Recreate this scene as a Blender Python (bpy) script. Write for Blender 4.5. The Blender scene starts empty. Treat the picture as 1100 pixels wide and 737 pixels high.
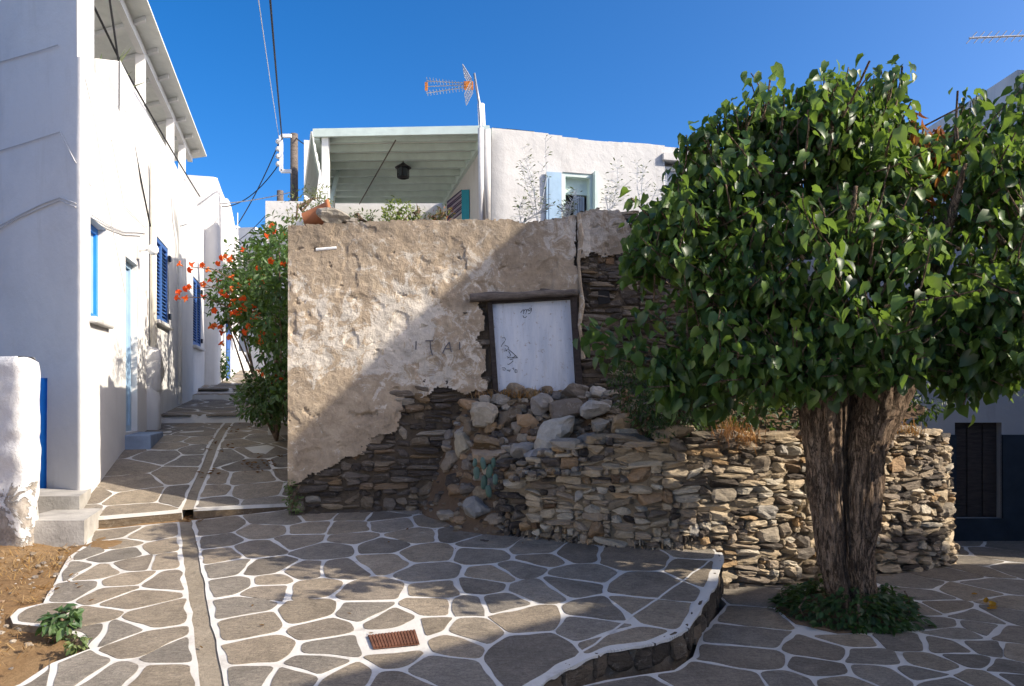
import bpy, math, random
import numpy as np
from mathutils import Vector, Matrix, noise
R = random.Random(7)
D = bpy.data
SC = bpy.context.scene
COL = SC.collection
V = Vector
F, CU, CV, EYE = 800.0, 550.0, 425.0, 1.6

def at(u, v, y):
    return V(((u - CU) / F * y, y, EYE + (CV - v) / F * y))

def nz(p, s=1.0, o=0.0):
    return noise.noise(V((p[0] * s + o, p[1] * s - o * .7, p[2] * s + o * 1.3)))

def fbm(p, s=1.0, o=0.0, n=3):
    a, t, f = 1.0, 0.0, s
    for _ in range(n):
        t += a * nz(p, f, o); a *= .5; f *= 2.1
    return t

# ------------------------------------------------------------ mesh builder
class MB:
    def __init__(s):
        s.v, s.f, s.m, s.c = [], [], [], []
    def face(s, idx, m=0, c=(1, 1, 1)):
        s.f.append(idx); s.m.append(m); s.c.append(c)
    def poly(s, pts, m=0, c=(1, 1, 1)):
        b = len(s.v); s.v.extend([tuple(p) for p in pts]); s.face(tuple(range(b, b + len(pts))), m, c)
    def box(s, p0, p1, m=0, c=(1, 1, 1)):
        x0, y0, z0 = p0; x1, y1, z1 = p1
        s.obox(V((x0, y0, z0)), V((x1 - x0, 0, 0)), V((0, y1 - y0, 0)), V((0, 0, z1 - z0)), m, c)
    def obox(s, o, a, b, h, m=0, c=(1, 1, 1)):
        o, a, b, h = V(o), V(a), V(b), V(h)
        if a.cross(b).dot(h) < 0: a, b = b, a
        P = [o, o + a, o + a + b, o + b, o + h, o + a + h, o + a + b + h, o + b + h]
        k = len(s.v); s.v.extend([tuple(p) for p in P])
        for q in ((0, 3, 2, 1), (4, 5, 6, 7), (0, 1, 5, 4), (1, 2, 6, 5), (2, 3, 7, 6), (3, 0, 4, 7)):
            s.face(tuple(k + i for i in q), m, c)
    def bar(s, p, q, w, h=None, m=0, c=(1, 1, 1)):
        p, q = V(p), V(q); h = h or w
        d = (q - p).normalized()
        a = d.cross(V((0, 0, 1)))
        if a.length < 1e-3: a = V((1, 0, 0))
        a.normalize(); b = a.cross(d).normalized()
        s.obox(p - a * w / 2 - b * h / 2, a * w, b * h, q - p, m, c)
    def tube(s, pts, r, seg=8, m=0, c=(1, 1, 1), cap=True):
        pts = [V(p) for p in pts]; n = len(pts)
        rs = r if isinstance(r, (list, tuple)) else [r] * n
        k = len(s.v); ref = V((0.3, 0.1, 1)).normalized()
        for i, p in enumerate(pts):
            t = (pts[min(i + 1, n - 1)] - pts[max(i - 1, 0)]).normalized()
            a = t.cross(ref)
            if a.length < .05: a = t.cross(V((1, 0, 0)))
            a.normalize(); b = t.cross(a)
            for j in range(seg):
                an = 2 * math.pi * j / seg
                s.v.append(tuple(p + (a * math.cos(an) + b * math.sin(an)) * rs[i]))
        for i in range(n - 1):
            for j in range(seg):
                j2 = (j + 1) % seg
                s.face((k + i * seg + j, k + i * seg + j2, k + (i + 1) * seg + j2, k + (i + 1) * seg + j), m, c)
        if cap:
            s.face(tuple(k + j for j in reversed(range(seg))), m, c)
            s.face(tuple(k + (n - 1) * seg + j for j in range(seg)), m, c)
    def lathe(s, base, prof, seg=16, m=0, c=(1, 1, 1), axis=None):
        base = V(base); ax = V(axis or (0, 0, 1)).normalized()
        a = ax.orthogonal().normalized(); b = ax.cross(a); k = len(s.v)
        for r, z in prof:
            for j in range(seg):
                an = 2 * math.pi * j / seg
                s.v.append(tuple(base + ax * z + (a * math.cos(an) + b * math.sin(an)) * r))
        for i in range(len(prof) - 1):
            for j in range(seg):
                j2 = (j + 1) % seg
                s.face((k + i * seg + j, k + i * seg + j2, k + (i + 1) * seg + j2, k + (i + 1) * seg + j), m, c)
    def grid(s, fn, nu, nv, m=0, c=(1, 1, 1), skip=None):
        k = len(s.v)
        for j in range(nv + 1):
            for i in range(nu + 1):
                s.v.append(tuple(fn(i, j)))
        for j in range(nv):
            for i in range(nu):
                if skip and skip(i, j): continue
                a = k + j * (nu + 1) + i
                s.face((a, a + 1, a + nu + 2, a + nu + 1), m, c)
    def build(s, name, mats, parent=None, smooth=False, kind=None):
        me = D.meshes.new(name)
        me.from_pydata(s.v, [], s.f)
        if not isinstance(mats, (list, tuple)): mats = [mats]
        for x in mats: me.materials.append(x)
        if s.f:
            me.polygons.foreach_set('material_index', np.array(s.m, np.int32))
            if smooth: me.polygons.foreach_set('use_smooth', np.ones(len(s.f), bool))
            ca = me.color_attributes.new('Col', 'FLOAT_COLOR', 'CORNER')
            ln = np.array([len(f) for f in s.f])
            cc = np.array([(c[0], c[1], c[2], 1.0) for c in s.c], np.float32)
            ca.data.foreach_set('color', np.repeat(cc, ln, axis=0).ravel())
        me.update()
        o = D.objects.new(name, me); COL.objects.link(o)
        if parent is not None:
            o.parent = parent
            # parts are modelled in world space; cancel the root's translation(s)
            off = V((0, 0, 0)); q = parent
            while q is not None:
                off += V(q.location); q = q.parent
            o.location = -off
        if kind: o['kind'] = kind
        return o

def bevel(o, w=.01, seg=2, ang=40):
    b = o.modifiers.new('bevel', 'BEVEL'); b.width = w; b.segments = seg
    b.limit_method = 'ANGLE'; b.angle_limit = math.radians(ang)
    return o

def thing(name, label, cat, loc=(0, 0, 0), group=None):
    o = D.objects.new(name, None); COL.objects.link(o)
    o.empty_display_size = .1
    o.location = loc
    o['label'] = label; o['category'] = cat
    if group: o['group'] = group
    return o

def tag(o, label, cat, group=None):
    o['label'] = label; o['category'] = cat
    if group: o['group'] = group
    return o

def copy_tree(o, parent=None):
    c = o.copy(); COL.objects.link(c)
    if parent: c.parent = parent
    for ch in list(o.children): copy_tree(ch, c)
    return c

# ------------------------------------------------------------ materials
class NT:
    def __init__(s, name):
        s.mat = D.materials.new(name); s.mat.use_nodes = True
        s.t = s.mat.node_tree; s.t.nodes.clear()
        s.out = s.n('ShaderNodeOutputMaterial'); s.b = s.n('ShaderNodeBsdfPrincipled')
        s.l(s.b.outputs[0], s.out.inputs[0])
        s.co = s.n('ShaderNodeTexCoord').outputs['Object']
    def n(s, t, **k):
        x = s.t.nodes.new(t)
        for a, v in k.items(): setattr(x, a, v)
        return x
    def l(s, a, b): s.t.links.new(a, b)
    def set(s, sock, v):
        if hasattr(v, 'is_linked') or isinstance(v, bpy.types.NodeSocket): s.l(v, sock)
        elif isinstance(v, (tuple, list)): sock.default_value = (*v, 1) if len(v) == 3 and len(sock.default_value) == 4 else v
        else: sock.default_value = v
    def noise(s, scale, detail=5, rough=.6, dist=0, co=None, stretch=None):
        co = co or s.co
        if stretch:
            mp = s.n('ShaderNodeMapping'); mp.inputs['Scale'].default_value = stretch
            s.l(co, mp.inputs[0]); co = mp.outputs[0]
        x = s.n('ShaderNodeTexNoise'); s.l(co, x.inputs['Vector'])
        x.inputs['Scale'].default_value = scale; x.inputs['Detail'].default_value = detail
        x.inputs['Roughness'].default_value = rough; x.inputs['Distortion'].default_value = dist
        return x.outputs['Fac']
    def ramp(s, f, stops):
        x = s.n('ShaderNodeValToRGB'); s.l(f, x.inputs[0]); e = x.color_ramp.elements
        while len(e) < len(stops): e.new(.5)
        for i, (p, c) in enumerate(stops):
            e[i].position = p
            e[i].color = (c, c, c, 1) if isinstance(c, (int, float)) else (*c, 1)
        return x.outputs[0]
    def mix(s, f, a, b, mode='MIX'):
        x = s.n('ShaderNodeMix', data_type='RGBA', blend_type=mode)
        s.set(x.inputs[0], f); s.set(x.inputs[6], a); s.set(x.inputs[7], b)
        return x.outputs[2]
    def math(s, op, a, b=0.0):
        x = s.n('ShaderNodeMath', operation=op); s.set(x.inputs[0], a); s.set(x.inputs[1], b)
        return x.outputs[0]
    def attr(s):
        x = s.n('ShaderNodeAttribute'); x.attribute_name = 'Col'; return x.outputs['Color']
    def bump(s, h, strength=.3, dist=.02, prev=None):
        x = s.n('ShaderNodeBump'); s.l(h, x.inputs['Height'])
        x.inputs['Strength'].default_value = strength; x.inputs['Distance'].default_value = dist
        if prev: s.l(prev, x.inputs['Normal'])
        return x.outputs[0]
    def fin(s, col, rough=.8, normal=None, spec=.3, metal=0):
        s.set(s.b.inputs['Base Color'], col); s.set(s.b.inputs['Roughness'], rough)
        s.b.inputs['Specular IOR Level'].default_value = spec
        s.b.inputs['Metallic'].default_value = metal
        if normal: s.l(normal, s.b.inputs['Normal'])
        return s.mat

def m_plain(name, col, rough=.6, metal=0, var=.12, bump=.1, scale=6, spec=.3):
    t = NT(name); n = t.noise(scale, 5)
    c = t.mix(t.ramp(n, [(.3, 0), (.75, 1)]), tuple(x * (1 - var) for x in col), tuple(min(1, x * (1 + var)) for x in col))
    return t.fin(c, rough, t.bump(t.noise(scale * 8, 4), bump, .01), spec, metal)

def m_white(name, base=(.68, .672, .65), stain=(.50, .475, .42), amt=.5, bump=.45, blotch=(.58, .575, .56)):
    t = NT(name)
    n1 = t.noise(.9, 6, .65, .3); n2 = t.noise(5, 6, .7)
    c = t.mix(t.ramp(n1, [(.42, 0), (.75, 1)]), base, blotch)
    st = t.noise(1.2, 6, .7, 0, None, (3.5, 3.5, .5))
    f = t.math('MULTIPLY', t.ramp(st, [(.55, 0), (.8, 1)]), amt)
    c = t.mix(f, c, stain)
    c = t.mix(t.math('MULTIPLY', t.ramp(n2, [(.62, 0), (.8, 1)]), amt * .5), c, stain)
    b = t.bump(t.noise(3.5, 6, .6), bump, .03)
    b = t.bump(t.noise(38, 5, .7), bump * .7, .006, b)
    return t.fin(c, .85, b, .2)

def m_attr(name, rough=.85, var=.4, scale=9, bump=.6, dist=.02, spec=.25, lichen=None, streak=None):
    t = NT(name); a = t.attr()
    n = t.noise(scale, 7, .68, .3, None, streak)
    c = t.mix(t.ramp(n, [(.25, 1 - var), (.75, 1 + var * .6)]), (0, 0, 0), a)
    c = t.mix(1.0, a, t.ramp(n, [(.25, 1 - var), (.78, 1.0)]), 'MULTIPLY')
    fine = t.noise(scale * 6, 5, .75)
    c = t.mix(.6, c, t.ramp(fine, [(.3, .62), (.7, 1.0)]), 'MULTIPLY')
    if lichen:
        l = t.noise(scale * 1.7, 6, .7, .5)
        c = t.mix(t.math('MULTIPLY', t.ramp(l, [(.56, 0), (.68, 1)]), lichen[1]), c, lichen[0])
    b = t.bump(n, bump, dist); b = t.bump(fine, bump * .7, dist * .35, b)
    return t.fin(c, rough, b, spec)

def m_leaf(name, trans=(.22, .36, .04), tf=.35, rough=.42, spec=.4):
    t = NT(name); a = t.attr()
    n = t.noise(14, 3)
    c = t.mix(1.0, a, t.ramp(n, [(.3, .72), (.7, 1.0)]), 'MULTIPLY')
    t.fin(c, rough, None, spec)
    tr = t.n('ShaderNodeBsdfTranslucent'); t.set(tr.inputs['Color'], trans)
    mx = t.n('ShaderNodeMixShader'); mx.inputs[0].default_value = tf
    t.l(t.b.outputs[0], mx.inputs[1]); t.l(tr.outputs[0], mx.inputs[2]); t.l(mx.outputs[0], t.out.inputs[0])
    return t.mat

M = {}
M['white'] = m_white('whitewash')
M['white_old'] = m_white('weathered_whitewash', (.60, .592, .57), (.36, .33, .29), .8, .6, (.52, .51, .485))
M['shaded_white'] = m_white('shade_darkened_limewash', (.36, .36, .36), (.24, .23, .22), .5, .4, (.29, .29, .29))  # white house wall with its deep shade darkened into the colour
M['joint'] = m_white('lime_joint', (.62, .60, .555), (.30, .27, .23), .95, .6, (.47, .455, .42))
def _slate():
    t = NT('paving_slate'); a = t.attr()
    n = t.noise(3.2, 8, .72, .6); g = t.noise(16, 8, .75, .4, None, (1, 3.2, 1)); f = t.noise(70, 5, .8); k = t.noise(5.5, 9, .8, 1.6)
    c = t.mix(1.0, a, t.ramp(n, [(.25, .58), (.5, .95), (.78, 1.18)]), 'MULTIPLY')
    c = t.mix(t.math('MULTIPLY', t.ramp(n, [(.55, 0), (.72, 1)]), .55), c, (.40, .34, .26))
    c = t.mix(.8, c, t.ramp(g, [(.3, .55), (.6, 1.05)]), 'MULTIPLY')
    c = t.mix(.7, c, t.ramp(f, [(.32, .5), (.62, 1.1)]), 'MULTIPLY')
    cr_ = t.ramp(t.math('ABSOLUTE', t.math('SUBTRACT', k, .5)), [(0, .75), (.012, 0)])
    c = t.mix(cr_, c, (.06, .05, .042))
    b = t.bump(g, .8, .02); b = t.bump(f, .7, .008, b)
    return t.fin(c, .76, b, .28)
M['stone_pave'] = _slate()
M['schist'] = m_attr('schist', .88, .42, 11, .9, .025, .2, ((.42, .38, .31), .35), (1, 1, 3.2))
M['rock'] = m_attr('fieldstone', .88, .35, 7, .7, .03, .2, ((.50, .46, .40), .4))
M['mortar'] = m_attr('earth_mortar', .95, .5, 12, 1.0, .03, .1)
M['grey_metal'] = m_plain('galvanised', (.42, .43, .44), .45, .7)
M['black'] = m_plain('black_cable', (.018, .018, .02), .6)
M['grey_cable'] = m_plain('painted_cable', (.50, .50, .50), .7)
M['blue_paint'] = m_plain('blue_paint', (.045, .12, .34), .5, 0, .15, .1)
M['bright_blue'] = m_plain('bright_blue_paint', (.02, .22, .70), .42, 0, .1, .1)
M['pale_blue'] = m_plain('pale_blue_paint', (.33, .47, .60), .55, 0, .12)
M['mint'] = m_plain('mint_paint', (.58, .69, .64), .6, 0, .10, .15)
M['mint_light'] = m_plain('canopy_board', (.80, .82, .78), .65, 0, .08, .1)
M['turquoise'] = m_plain('turquoise_paint', (.03, .30, .38), .5)
M['white_paint'] = m_plain('white_paint', (.80, .80, .79), .45, 0, .05, .06)
M['cream'] = m_plain('cream_pipe', (.66, .62, .53), .55, 0, .12)
M['dark_wood'] = None
M['iron'] = m_plain('black_iron', (.03, .03, .032), .5, .3)
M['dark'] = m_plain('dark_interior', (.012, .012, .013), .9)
M['glass'] = m_plain('window_glass', (.04, .05, .06), .08, 0, .1, 0, 3, .6)
M['cloth_beige'] = m_plain('beige_cloth', (.55, .47, .34), .9, 0, .12, .2)
M['curtain'] = m_plain('grey_curtain', (.36, .40, .46), .9, 0, .15, .2)
M['navy'] = m_plain('navy_dado', (.014, .024, .036), .7, 0, .3, .3)
M['concrete'] = m_plain('step_concrete', (.40, .38, .345), .9, 0, .28, .5, 5)
M['bluegrey'] = m_plain('blue_grey_step', (.23, .29, .38), .8, 0, .2, .3)
M['terracotta'] = m_plain('terracotta', (.42, .16, .07), .8, 0, .2, .2)
M['rust'] = m_plain('rusty_iron', (.17, .075, .045), .75, .2, .35, .4, 12)
M['leaf'] = m_leaf('mulberry_leaf', (.20, .32, .04), .34, .42, .45)
M['leaf2'] = m_leaf('vine_leaf', (.16, .27, .03), .25, .5)
M['leaf_dry'] = m_leaf('dry_leaf', (.45, .22, .05), .3, .8, .1)
M['petal'] = m_leaf('petal', (.8, .14, .03), .35, .6, .2)
def _wood(name, a, b):
    t = NT(name); n = t.noise(6, 6, .7, .4, None, (1, 6, 6)); c = t.ramp(n, [(.3, a), (.7, b)])
    return t.fin(c, .85, t.bump(n, .6, .01), .2)
M['old_wood'] = _wood('weathered_beam', (.055, .045, .04), (.20, .17, .145))
M['frame_wood'] = _wood('dark_frame', (.022, .018, .018), (.06, .05, .045))
def _panel():
    t = NT('painted_sheet'); n = t.noise(2.2, 6, .7, .2, None, (4, 4, .7)); k = t.noise(26, 5, .7)
    c = t.ramp(n, [(.3, (.44, .50, .59)), (.52, (.56, .60, .67)), (.75, (.66, .68, .71))])
    c = t.mix(t.math('MULTIPLY', t.ramp(k, [(.6, 0), (.7, 1)]), .75), c, (.22, .16, .12))
    st_ = t.noise(1.4, 7, .75, .6, None, (7, 7, .6)); c = t.mix(t.math('MULTIPLY', t.ramp(st_, [(.52, 0), (.72, 1)]), .55), c, (.27, .25, .24))
    return t.fin(c, .5, t.bump(n, .25, .02), .35)
M['panel'] = _panel()
def _plaster():
    t = NT('ruin_plaster'); a = t.attr()          # Col.r: lime-wash amount, Col.g: patina amount
    sp = t.n('ShaderNodeSeparateColor'); t.l(a, sp.inputs[0])
    n = t.noise(2.6, 8, .72, .6); n2 = t.noise(11, 7, .7, .3); n3 = t.noise(55, 5, .75); n4 = t.noise(6.5, 9, .78, .8)
    c = t.ramp(n, [(.25, (.30, .235, .165)), (.5, (.42, .335, .24)), (.75, (.50, .41, .295))])
    f = t.math('ADD', t.math('MULTIPLY', sp.outputs[0], .42), t.math('MULTIPLY', t.math('SUBTRACT', n4, .5), 1.6))
    c = t.mix(t.math('MULTIPLY', t.ramp(f, [(.24, 0), (.34, 1)]), .8), c, (.66, .61, .53))
    c = t.mix(t.math('MULTIPLY', sp.outputs[1], t.ramp(n, [(.3, .25), (.7, .85)])), c, (.15, .122, .092))
    c = t.mix(.75, c, t.ramp(n2, [(.3, .6), (.62, 1.0)]), 'MULTIPLY')
    c = t.mix(t.ramp(n3, [(.66, 0), (.74, .7)]), c, (.10, .08, .06))
    b = t.bump(n2, .8, .025); b = t.bump(n3, .7, .009, b)
    return t.fin(c, .93, b, .12)
M['plaster'] = _plaster()
def _soil(name, a, b, c3):
    t = NT(name); n = t.noise(1.6, 8, .7, .5); n2 = t.noise(30, 6, .8)
    c = t.ramp(n, [(.3, a), (.5, b), (.72, c3)])
    c = t.mix(.8, c, t.ramp(n2, [(.3, .55), (.66, 1.0)]), 'MULTIPLY')
    return t.fin(c, .95, t.bump(n2, .9, .02, t.bump(n, .6, .04)), .1)
M['soil'] = _soil('dry_soil', (.20, .115, .055), (.30, .19, .095), (.38, .26, .14))
M['earth'] = _soil('brown_earth', (.115, .075, .048), (.19, .13, .085), (.25, .18, .12))
M['gutter'] = _soil('gutter_dirt', (.23, .19, .14), (.34, .29, .22), (.42, .36, .28))
M['terrain'] = _soil('hill_ground', (.16, .12, .07), (.22, .17, .10), (.27, .22, .14))
def _bark():
    t = NT('mulberry_bark')
    n = t.noise(9, 9, .72, 1.3, None, (1, 1, .27)); n2 = t.noise(32, 6, .7, .3, None, (1, 1, .5)); n0 = t.noise(1.6, 4)
    c = t.ramp(n, [(.3, (.10, .072, .055)), (.45, (.43, .30, .205)), (.7, (.62, .47, .34))])
    c = t.mix(t.math('MULTIPLY', t.ramp(n0, [(.45, 0), (.65, 1)]), .4), c, (.30, .21, .145))
    c = t.mix(.85, c, t.ramp(n2, [(.3, .42), (.65, 1.0)]), 'MULTIPLY')
    w1 = t.noise(13, 6, .7, 1.2, None, (1, 1, .2)); fi = t.ramp(t.math('ABSOLUTE', t.math('SUBTRACT', w1, .5)), [(0, .65), (.045, 0)])
    w2 = t.noise(26, 6, .7, .8, None, (1, 1, .45)); f2 = t.ramp(t.math('ABSOLUTE', t.math('SUBTRACT', w2, .48)), [(0, .6), (.04, 0)])
    c = t.mix(fi, c, (.035, .025, .02)); c = t.mix(f2, c, (.05, .036, .028))
    hh = t.math('SUBTRACT', n, t.math('MULTIPLY', fi, .6))
    return t.fin(c, .92, t.bump(n2, .7, .015, t.bump(hh, 1.0, .07)), .15)
M['bark'] = _bark()
def _peel():
    t = NT('peeling_whitewash')
    sp = t.n('ShaderNodeSeparateXYZ'); t.l(t.co, sp.inputs[0])
    n = t.noise(3.4, 7, .7, .5); k = t.noise(14, 6, .75)
    h = t.math('SUBTRACT', t.math('ADD', n, t.math('MULTIPLY', t.math('SUBTRACT', 1.15, sp.outputs[2]), .32)), .0)
    m = t.ramp(h, [(.66, 0), (.69, 1)])
    w = t.mix(t.ramp(k, [(.4, 0), (.8, .5)]), (.72, .715, .70), (.50, .48, .45))
    s = t.ramp(k, [(.3, (.20, .17, .14)), (.6, (.42, .38, .33))])
    c = t.mix(m, w, s)
    hh = t.math('SUBTRACT', t.math('MULTIPLY', k, .5), t.math('MULTIPLY', m, .8))
    return t.fin(c, .9, t.bump(hh, .8, .035), .15)
M['peel'] = _peel()

# ------------------------------------------------------------ stones
def _cs(n):
    vs, ix, fs = [], {}, []
    def add(p):
        k = tuple(round(x, 5) for x in p)
        if k not in ix: ix[k] = len(vs); vs.append(k)
        return ix[k]
    for ax in range(3):
        for sg in (-1, 1):
            for i in range(n):
                for j in range(n):
                    q = []
                    for (a, b) in ((i, j), (i + 1, j), (i + 1, j + 1), (i, j + 1)):
                        p = [0, 0, 0]; p[ax] = sg; p[(ax + 1) % 3] = -1 + 2 * a / n; p[(ax + 2) % 3] = -1 + 2 * b / n
                        q.append(add(p))
                    fs.append(q if sg > 0 else q[::-1])
    return vs, fs
CS = {n: _cs(n) for n in (2, 3, 4, 5, 6)}

def add_stone(mb, c, A, B, C, rng, col, k=6, amp=.12, cuts=0, n=4, m=0):
    """irregular stone: half axes A, B, C round centre c"""
    c, A, B, C = V(c), V(A), V(B), V(C)
    vs, fs = CS[n]; o = rng.uniform(0, 900); b0 = len(mb.v)
    pl = []
    for _ in range(cuts):
        d = V((rng.gauss(0, 1), rng.gauss(0, 1), rng.gauss(0, 1))).normalized()
        pl.append((d, rng.uniform(.62, .92)))
    skx, sky = rng.uniform(-.22, .22), rng.uniform(-.2, .2)
    for x, y, z in vs:
        q = (abs(x) ** k + abs(y) ** k + abs(z) ** k) ** (1 / k)
        p = V((x / q, y / q, z / q))
        for d, t in pl:
            e = p.dot(d) - t
            if e > 0: p -= d * e
        w = 1 + amp * noise.noise(p * 1.3 + V((o, 0, 0))) + amp * .5 * noise.noise(p * 3.1 + V((0, o, 0)))
        p = V((p.x * w + skx * p.z * .5, p.y * w, p.z * w + sky * p.x * .5))
        mb.v.append(tuple(c + A * p.x + B * p.y + C * p.z))
    if A.cross(B).dot(C) < 0: fs = [f[::-1] for f in fs]
    for f in fs:
        mb.face(tuple(b0 + i for i in f), m, col)

PAL = [((.19, .155, .12), 4), ((.26, .205, .145), 4), ((.33, .26, .175), 3), ((.30, .205, .115), 2), ((.40, .355, .29), 2),
       ((.105, .085, .07), 3), ((.145, .12, .10), 3), ((.24, .15, .085), 1)]
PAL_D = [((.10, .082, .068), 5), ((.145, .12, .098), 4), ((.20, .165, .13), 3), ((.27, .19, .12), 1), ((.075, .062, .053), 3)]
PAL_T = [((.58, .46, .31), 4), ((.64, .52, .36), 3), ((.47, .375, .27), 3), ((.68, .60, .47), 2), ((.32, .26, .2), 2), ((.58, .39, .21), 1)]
PAL_R = [((.46, .39, .30), 3), ((.38, .31, .23), 3), ((.56, .51, .44), 2), ((.27, .23, .19), 2), ((.43, .29, .17), 2)]
def pick(rng, pal):
    w = sum(x[1] for x in pal); r = rng.uniform(0, w)
    for c, k in pal:
        r -= k
        if r <= 0: break
    g = rng.uniform(.82, 1.15)
    return tuple(x * g for x in c)

def pack(W, base, top, rng, hs, ws, big=.12, step=.02):
    """courses of unequal stones: yields (x0, x1, z0, z1)"""
    n = int(W / step); sky = [base(i * step) for i in range(n)]; out = []
    for _ in range(6000):
        lo, i0 = 1e9, -1
        for i in range(n):
            if sky[i] < top(i * step) - .015 and sky[i] < lo - 1e-6: lo, i0 = sky[i], i
        if i0 < 0: break
        i1 = i0
        while i1 < n and abs(sky[i1] - lo) < .022: i1 += 1
        room = i1 - i0
        if rng.random() < big: h = rng.uniform(hs[1] * .9, hs[1] * 1.9); w = h * rng.uniform(1.0, 1.9)
        else: h = rng.uniform(*hs); w = rng.uniform(*ws)
        k = max(2, int(w / step))
        if room - k < 4: k = room
        if k > room: k = room
        if k * step < .06: h = min(h, .05)
        zt = max(sky[i0:i0 + k])
        out.append((i0 * step, (i0 + k) * step, min(sky[i0:i0 + k]), zt + h))
        for i in range(i0, i0 + k): sky[i] = zt + h
    return out

# ------------------------------------------------------------ plants
def leaf(mb, p, d, nrm, L, W, col, droop=.25, fold=.22, heart=True, m=0):
    d = V(d).normalized(); s = d.cross(V(nrm))
    if s.length < .01: s = d.orthogonal()
    s.normalize(); n = s.cross(d)
    T = (0, .28, .64, 1.0) if heart else (0, .4, .75, 1.0)
    Wd = (.30, .5, .36, 0) if heart else (.12, .5, .34, 0)
    mid = [V(p) + d * (L * t) - n * (droop * L * t * t) for t in T]
    b = len(mb.v)
    for t, w, c in zip(T, Wd, mid):
        mb.v.append(tuple(c))
        if w > 0:
            up = n * (fold * W * w * 2)
            back = d * (-.10 * L if (t == 0 and heart) else 0)
            mb.v.append(tuple(c + s * (W * w) + up + back)); mb.v.append(tuple(c - s * (W * w) + up + back))
    for i in range(2):
        a, e = b + 3 * i, b + 3 * i + 3
        mb.face((a, e, e + 1, a + 1), m, col); mb.face((a, a + 2, e + 2, e), m, col)
    a = b + 6; e = b + 9
    mb.face((a, e, a + 1), m, col); mb.face((a, a + 2, e), m, col)

def blade(mb, p, q, w, col, bend=.3, m=0):
    p, q = V(p), V(q); d = q - p; s = d.cross(V((0, 0, 1)))
    if s.length < 1e-4: s = V((1, 0, 0))
    s = s.normalized() * w / 2
    mid = p + d * .55 + V((0, 0, bend * d.length * .3))
    b = len(mb.v)
    mb.v.extend([tuple(p - s), tuple(p + s), tuple(mid + s * .8), tuple(mid - s * .8), tuple(q)])
    mb.face((b, b + 1, b + 2, b + 3), m, col); mb.face((b + 3, b + 2, b + 4), m, col)

def rsph(rng):
    while True:
        p = V((rng.uniform(-1, 1), rng.uniform(-1, 1), rng.uniform(-1, 1)))
        if .02 < p.length < 1: return p

GREENS = [(.055, .115, .03), (.07, .14, .035), (.042, .092, .03), (.09, .165, .04), (.03, .068, .022), (.06, .105, .035)]
def green(rng, pal=GREENS):
    c = rng.choice(pal); g = rng.uniform(.8, 1.25); return tuple(x * g for x in c)
# ============================================================ GROUND, PAVING
W0 = V((-4.2, 7.3, 0)); DA = V((-.2763, .961, 0)); NA = V((.961, .2763, 0))
def wl(a, t, z=0.0): return W0 + NA * a + DA * t + V((0, 0, z))
def to_at(x, y):
    q = V((x, y, 0)) - W0
    return q.dot(NA), q.dot(DA)
def yt(y): return (y - 7.3) / .961          # wall Y -> t
def uw(u): return 2.10 / ((550 - u) / 800 - .2875)   # Y where the alley wall shows at column u
def tu(u): return yt(uw(u))
def hz(x, y): return .1 * y - .297
_prof = [(6.0, .40), (6.7, .475), (7.3, .54), (9.06, .95), (10.2, 1.10), (11.3, 1.18), (11.3001, 1.30), (14.8, 1.52), (14.8001, 1.61), (15.6, 1.65), (15.6001, 1.74), (23, 2.35), (40, 3.4)]
def az(x, y):
    a, t = to_at(x, y); Y = 7.3 + .961 * t
    if Y <= _prof[0][0]: return _prof[0][1]
    for (p, q), (r, s) in zip(_prof, _prof[1:]):
        if Y <= r: return q + (s - q) * (Y - p) / (r - p)
    return _prof[-1][1]
def ground_at(u, v, zf):
    y = 1.5
    while y < 40:
        p = at(u, v, y)
        if p.z <= zf(p.x, p.y): return p
        y += .01
    return at(u, v, 40)
flat = lambda x, y: 0.0

def clip(poly, nx, ny, d):
    """keep nx*x + ny*y <= d"""
    out = []; n = len(poly)
    for i in range(n):
        p, q = poly[i], poly[(i + 1) % n]
        a = nx * p[0] + ny * p[1] - d; b = nx * q[0] + ny * q[1] - d
        if a <= 0: out.append(p)
        if (a < 0 < b) or (b < 0 < a):
            t = a / (a - b); out.append((p[0] + (q[0] - p[0]) * t, p[1] + (q[1] - p[1]) * t))
    return out
def area(p): return .5 * sum(p[i][0] * p[(i + 1) % len(p)][1] - p[(i + 1) % len(p)][0] * p[i][1] for i in range(len(p)))
def inside(p, x, y):
    c = False; n = len(p)
    for i in range(n):
        a, b = p[i], p[(i + 1) % n]
        if (a[1] > y) != (b[1] > y) and x < (b[0] - a[0]) * (y - a[1]) / (b[1] - a[1]) + a[0]: c = not c
    return c
def offset(poly, w):
    if area(poly) < 0: poly = poly[::-1]
    out = []; n = len(poly)
    for i in range(n):
        p, q, r = V(poly[i - 1]), V(poly[i]), V(poly[(i + 1) % n])
        e1 = (q - p).normalized(); e2 = (r - q).normalized()
        n1 = V((-e1.y, e1.x)); n2 = V((-e2.y, e2.x)); m = n1 + n2
        if m.length < .3: m = n1
        m.normalize(); k = max(.45, m.dot(n1))
        out.append(tuple(q + m * (w / k)))
    return out
def refine(poly, step, amp, o):
    out = []; n = len(poly)
    for i in range(n):
        p, q = poly[i], poly[(i + 1) % n]; L = math.hypot(q[0] - p[0], q[1] - p[1]); k = max(1, int(L / step))
        for j in range(k):
            t = j / k; x, y = p[0] + (q[0] - p[0]) * t, p[1] + (q[1] - p[1]) * t
            out.append((x + amp * noise.noise(V((x * 6, y * 6, o))), y + amp * noise.noise(V((x * 6, y * 6, o + 40)))))
    return out
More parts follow.
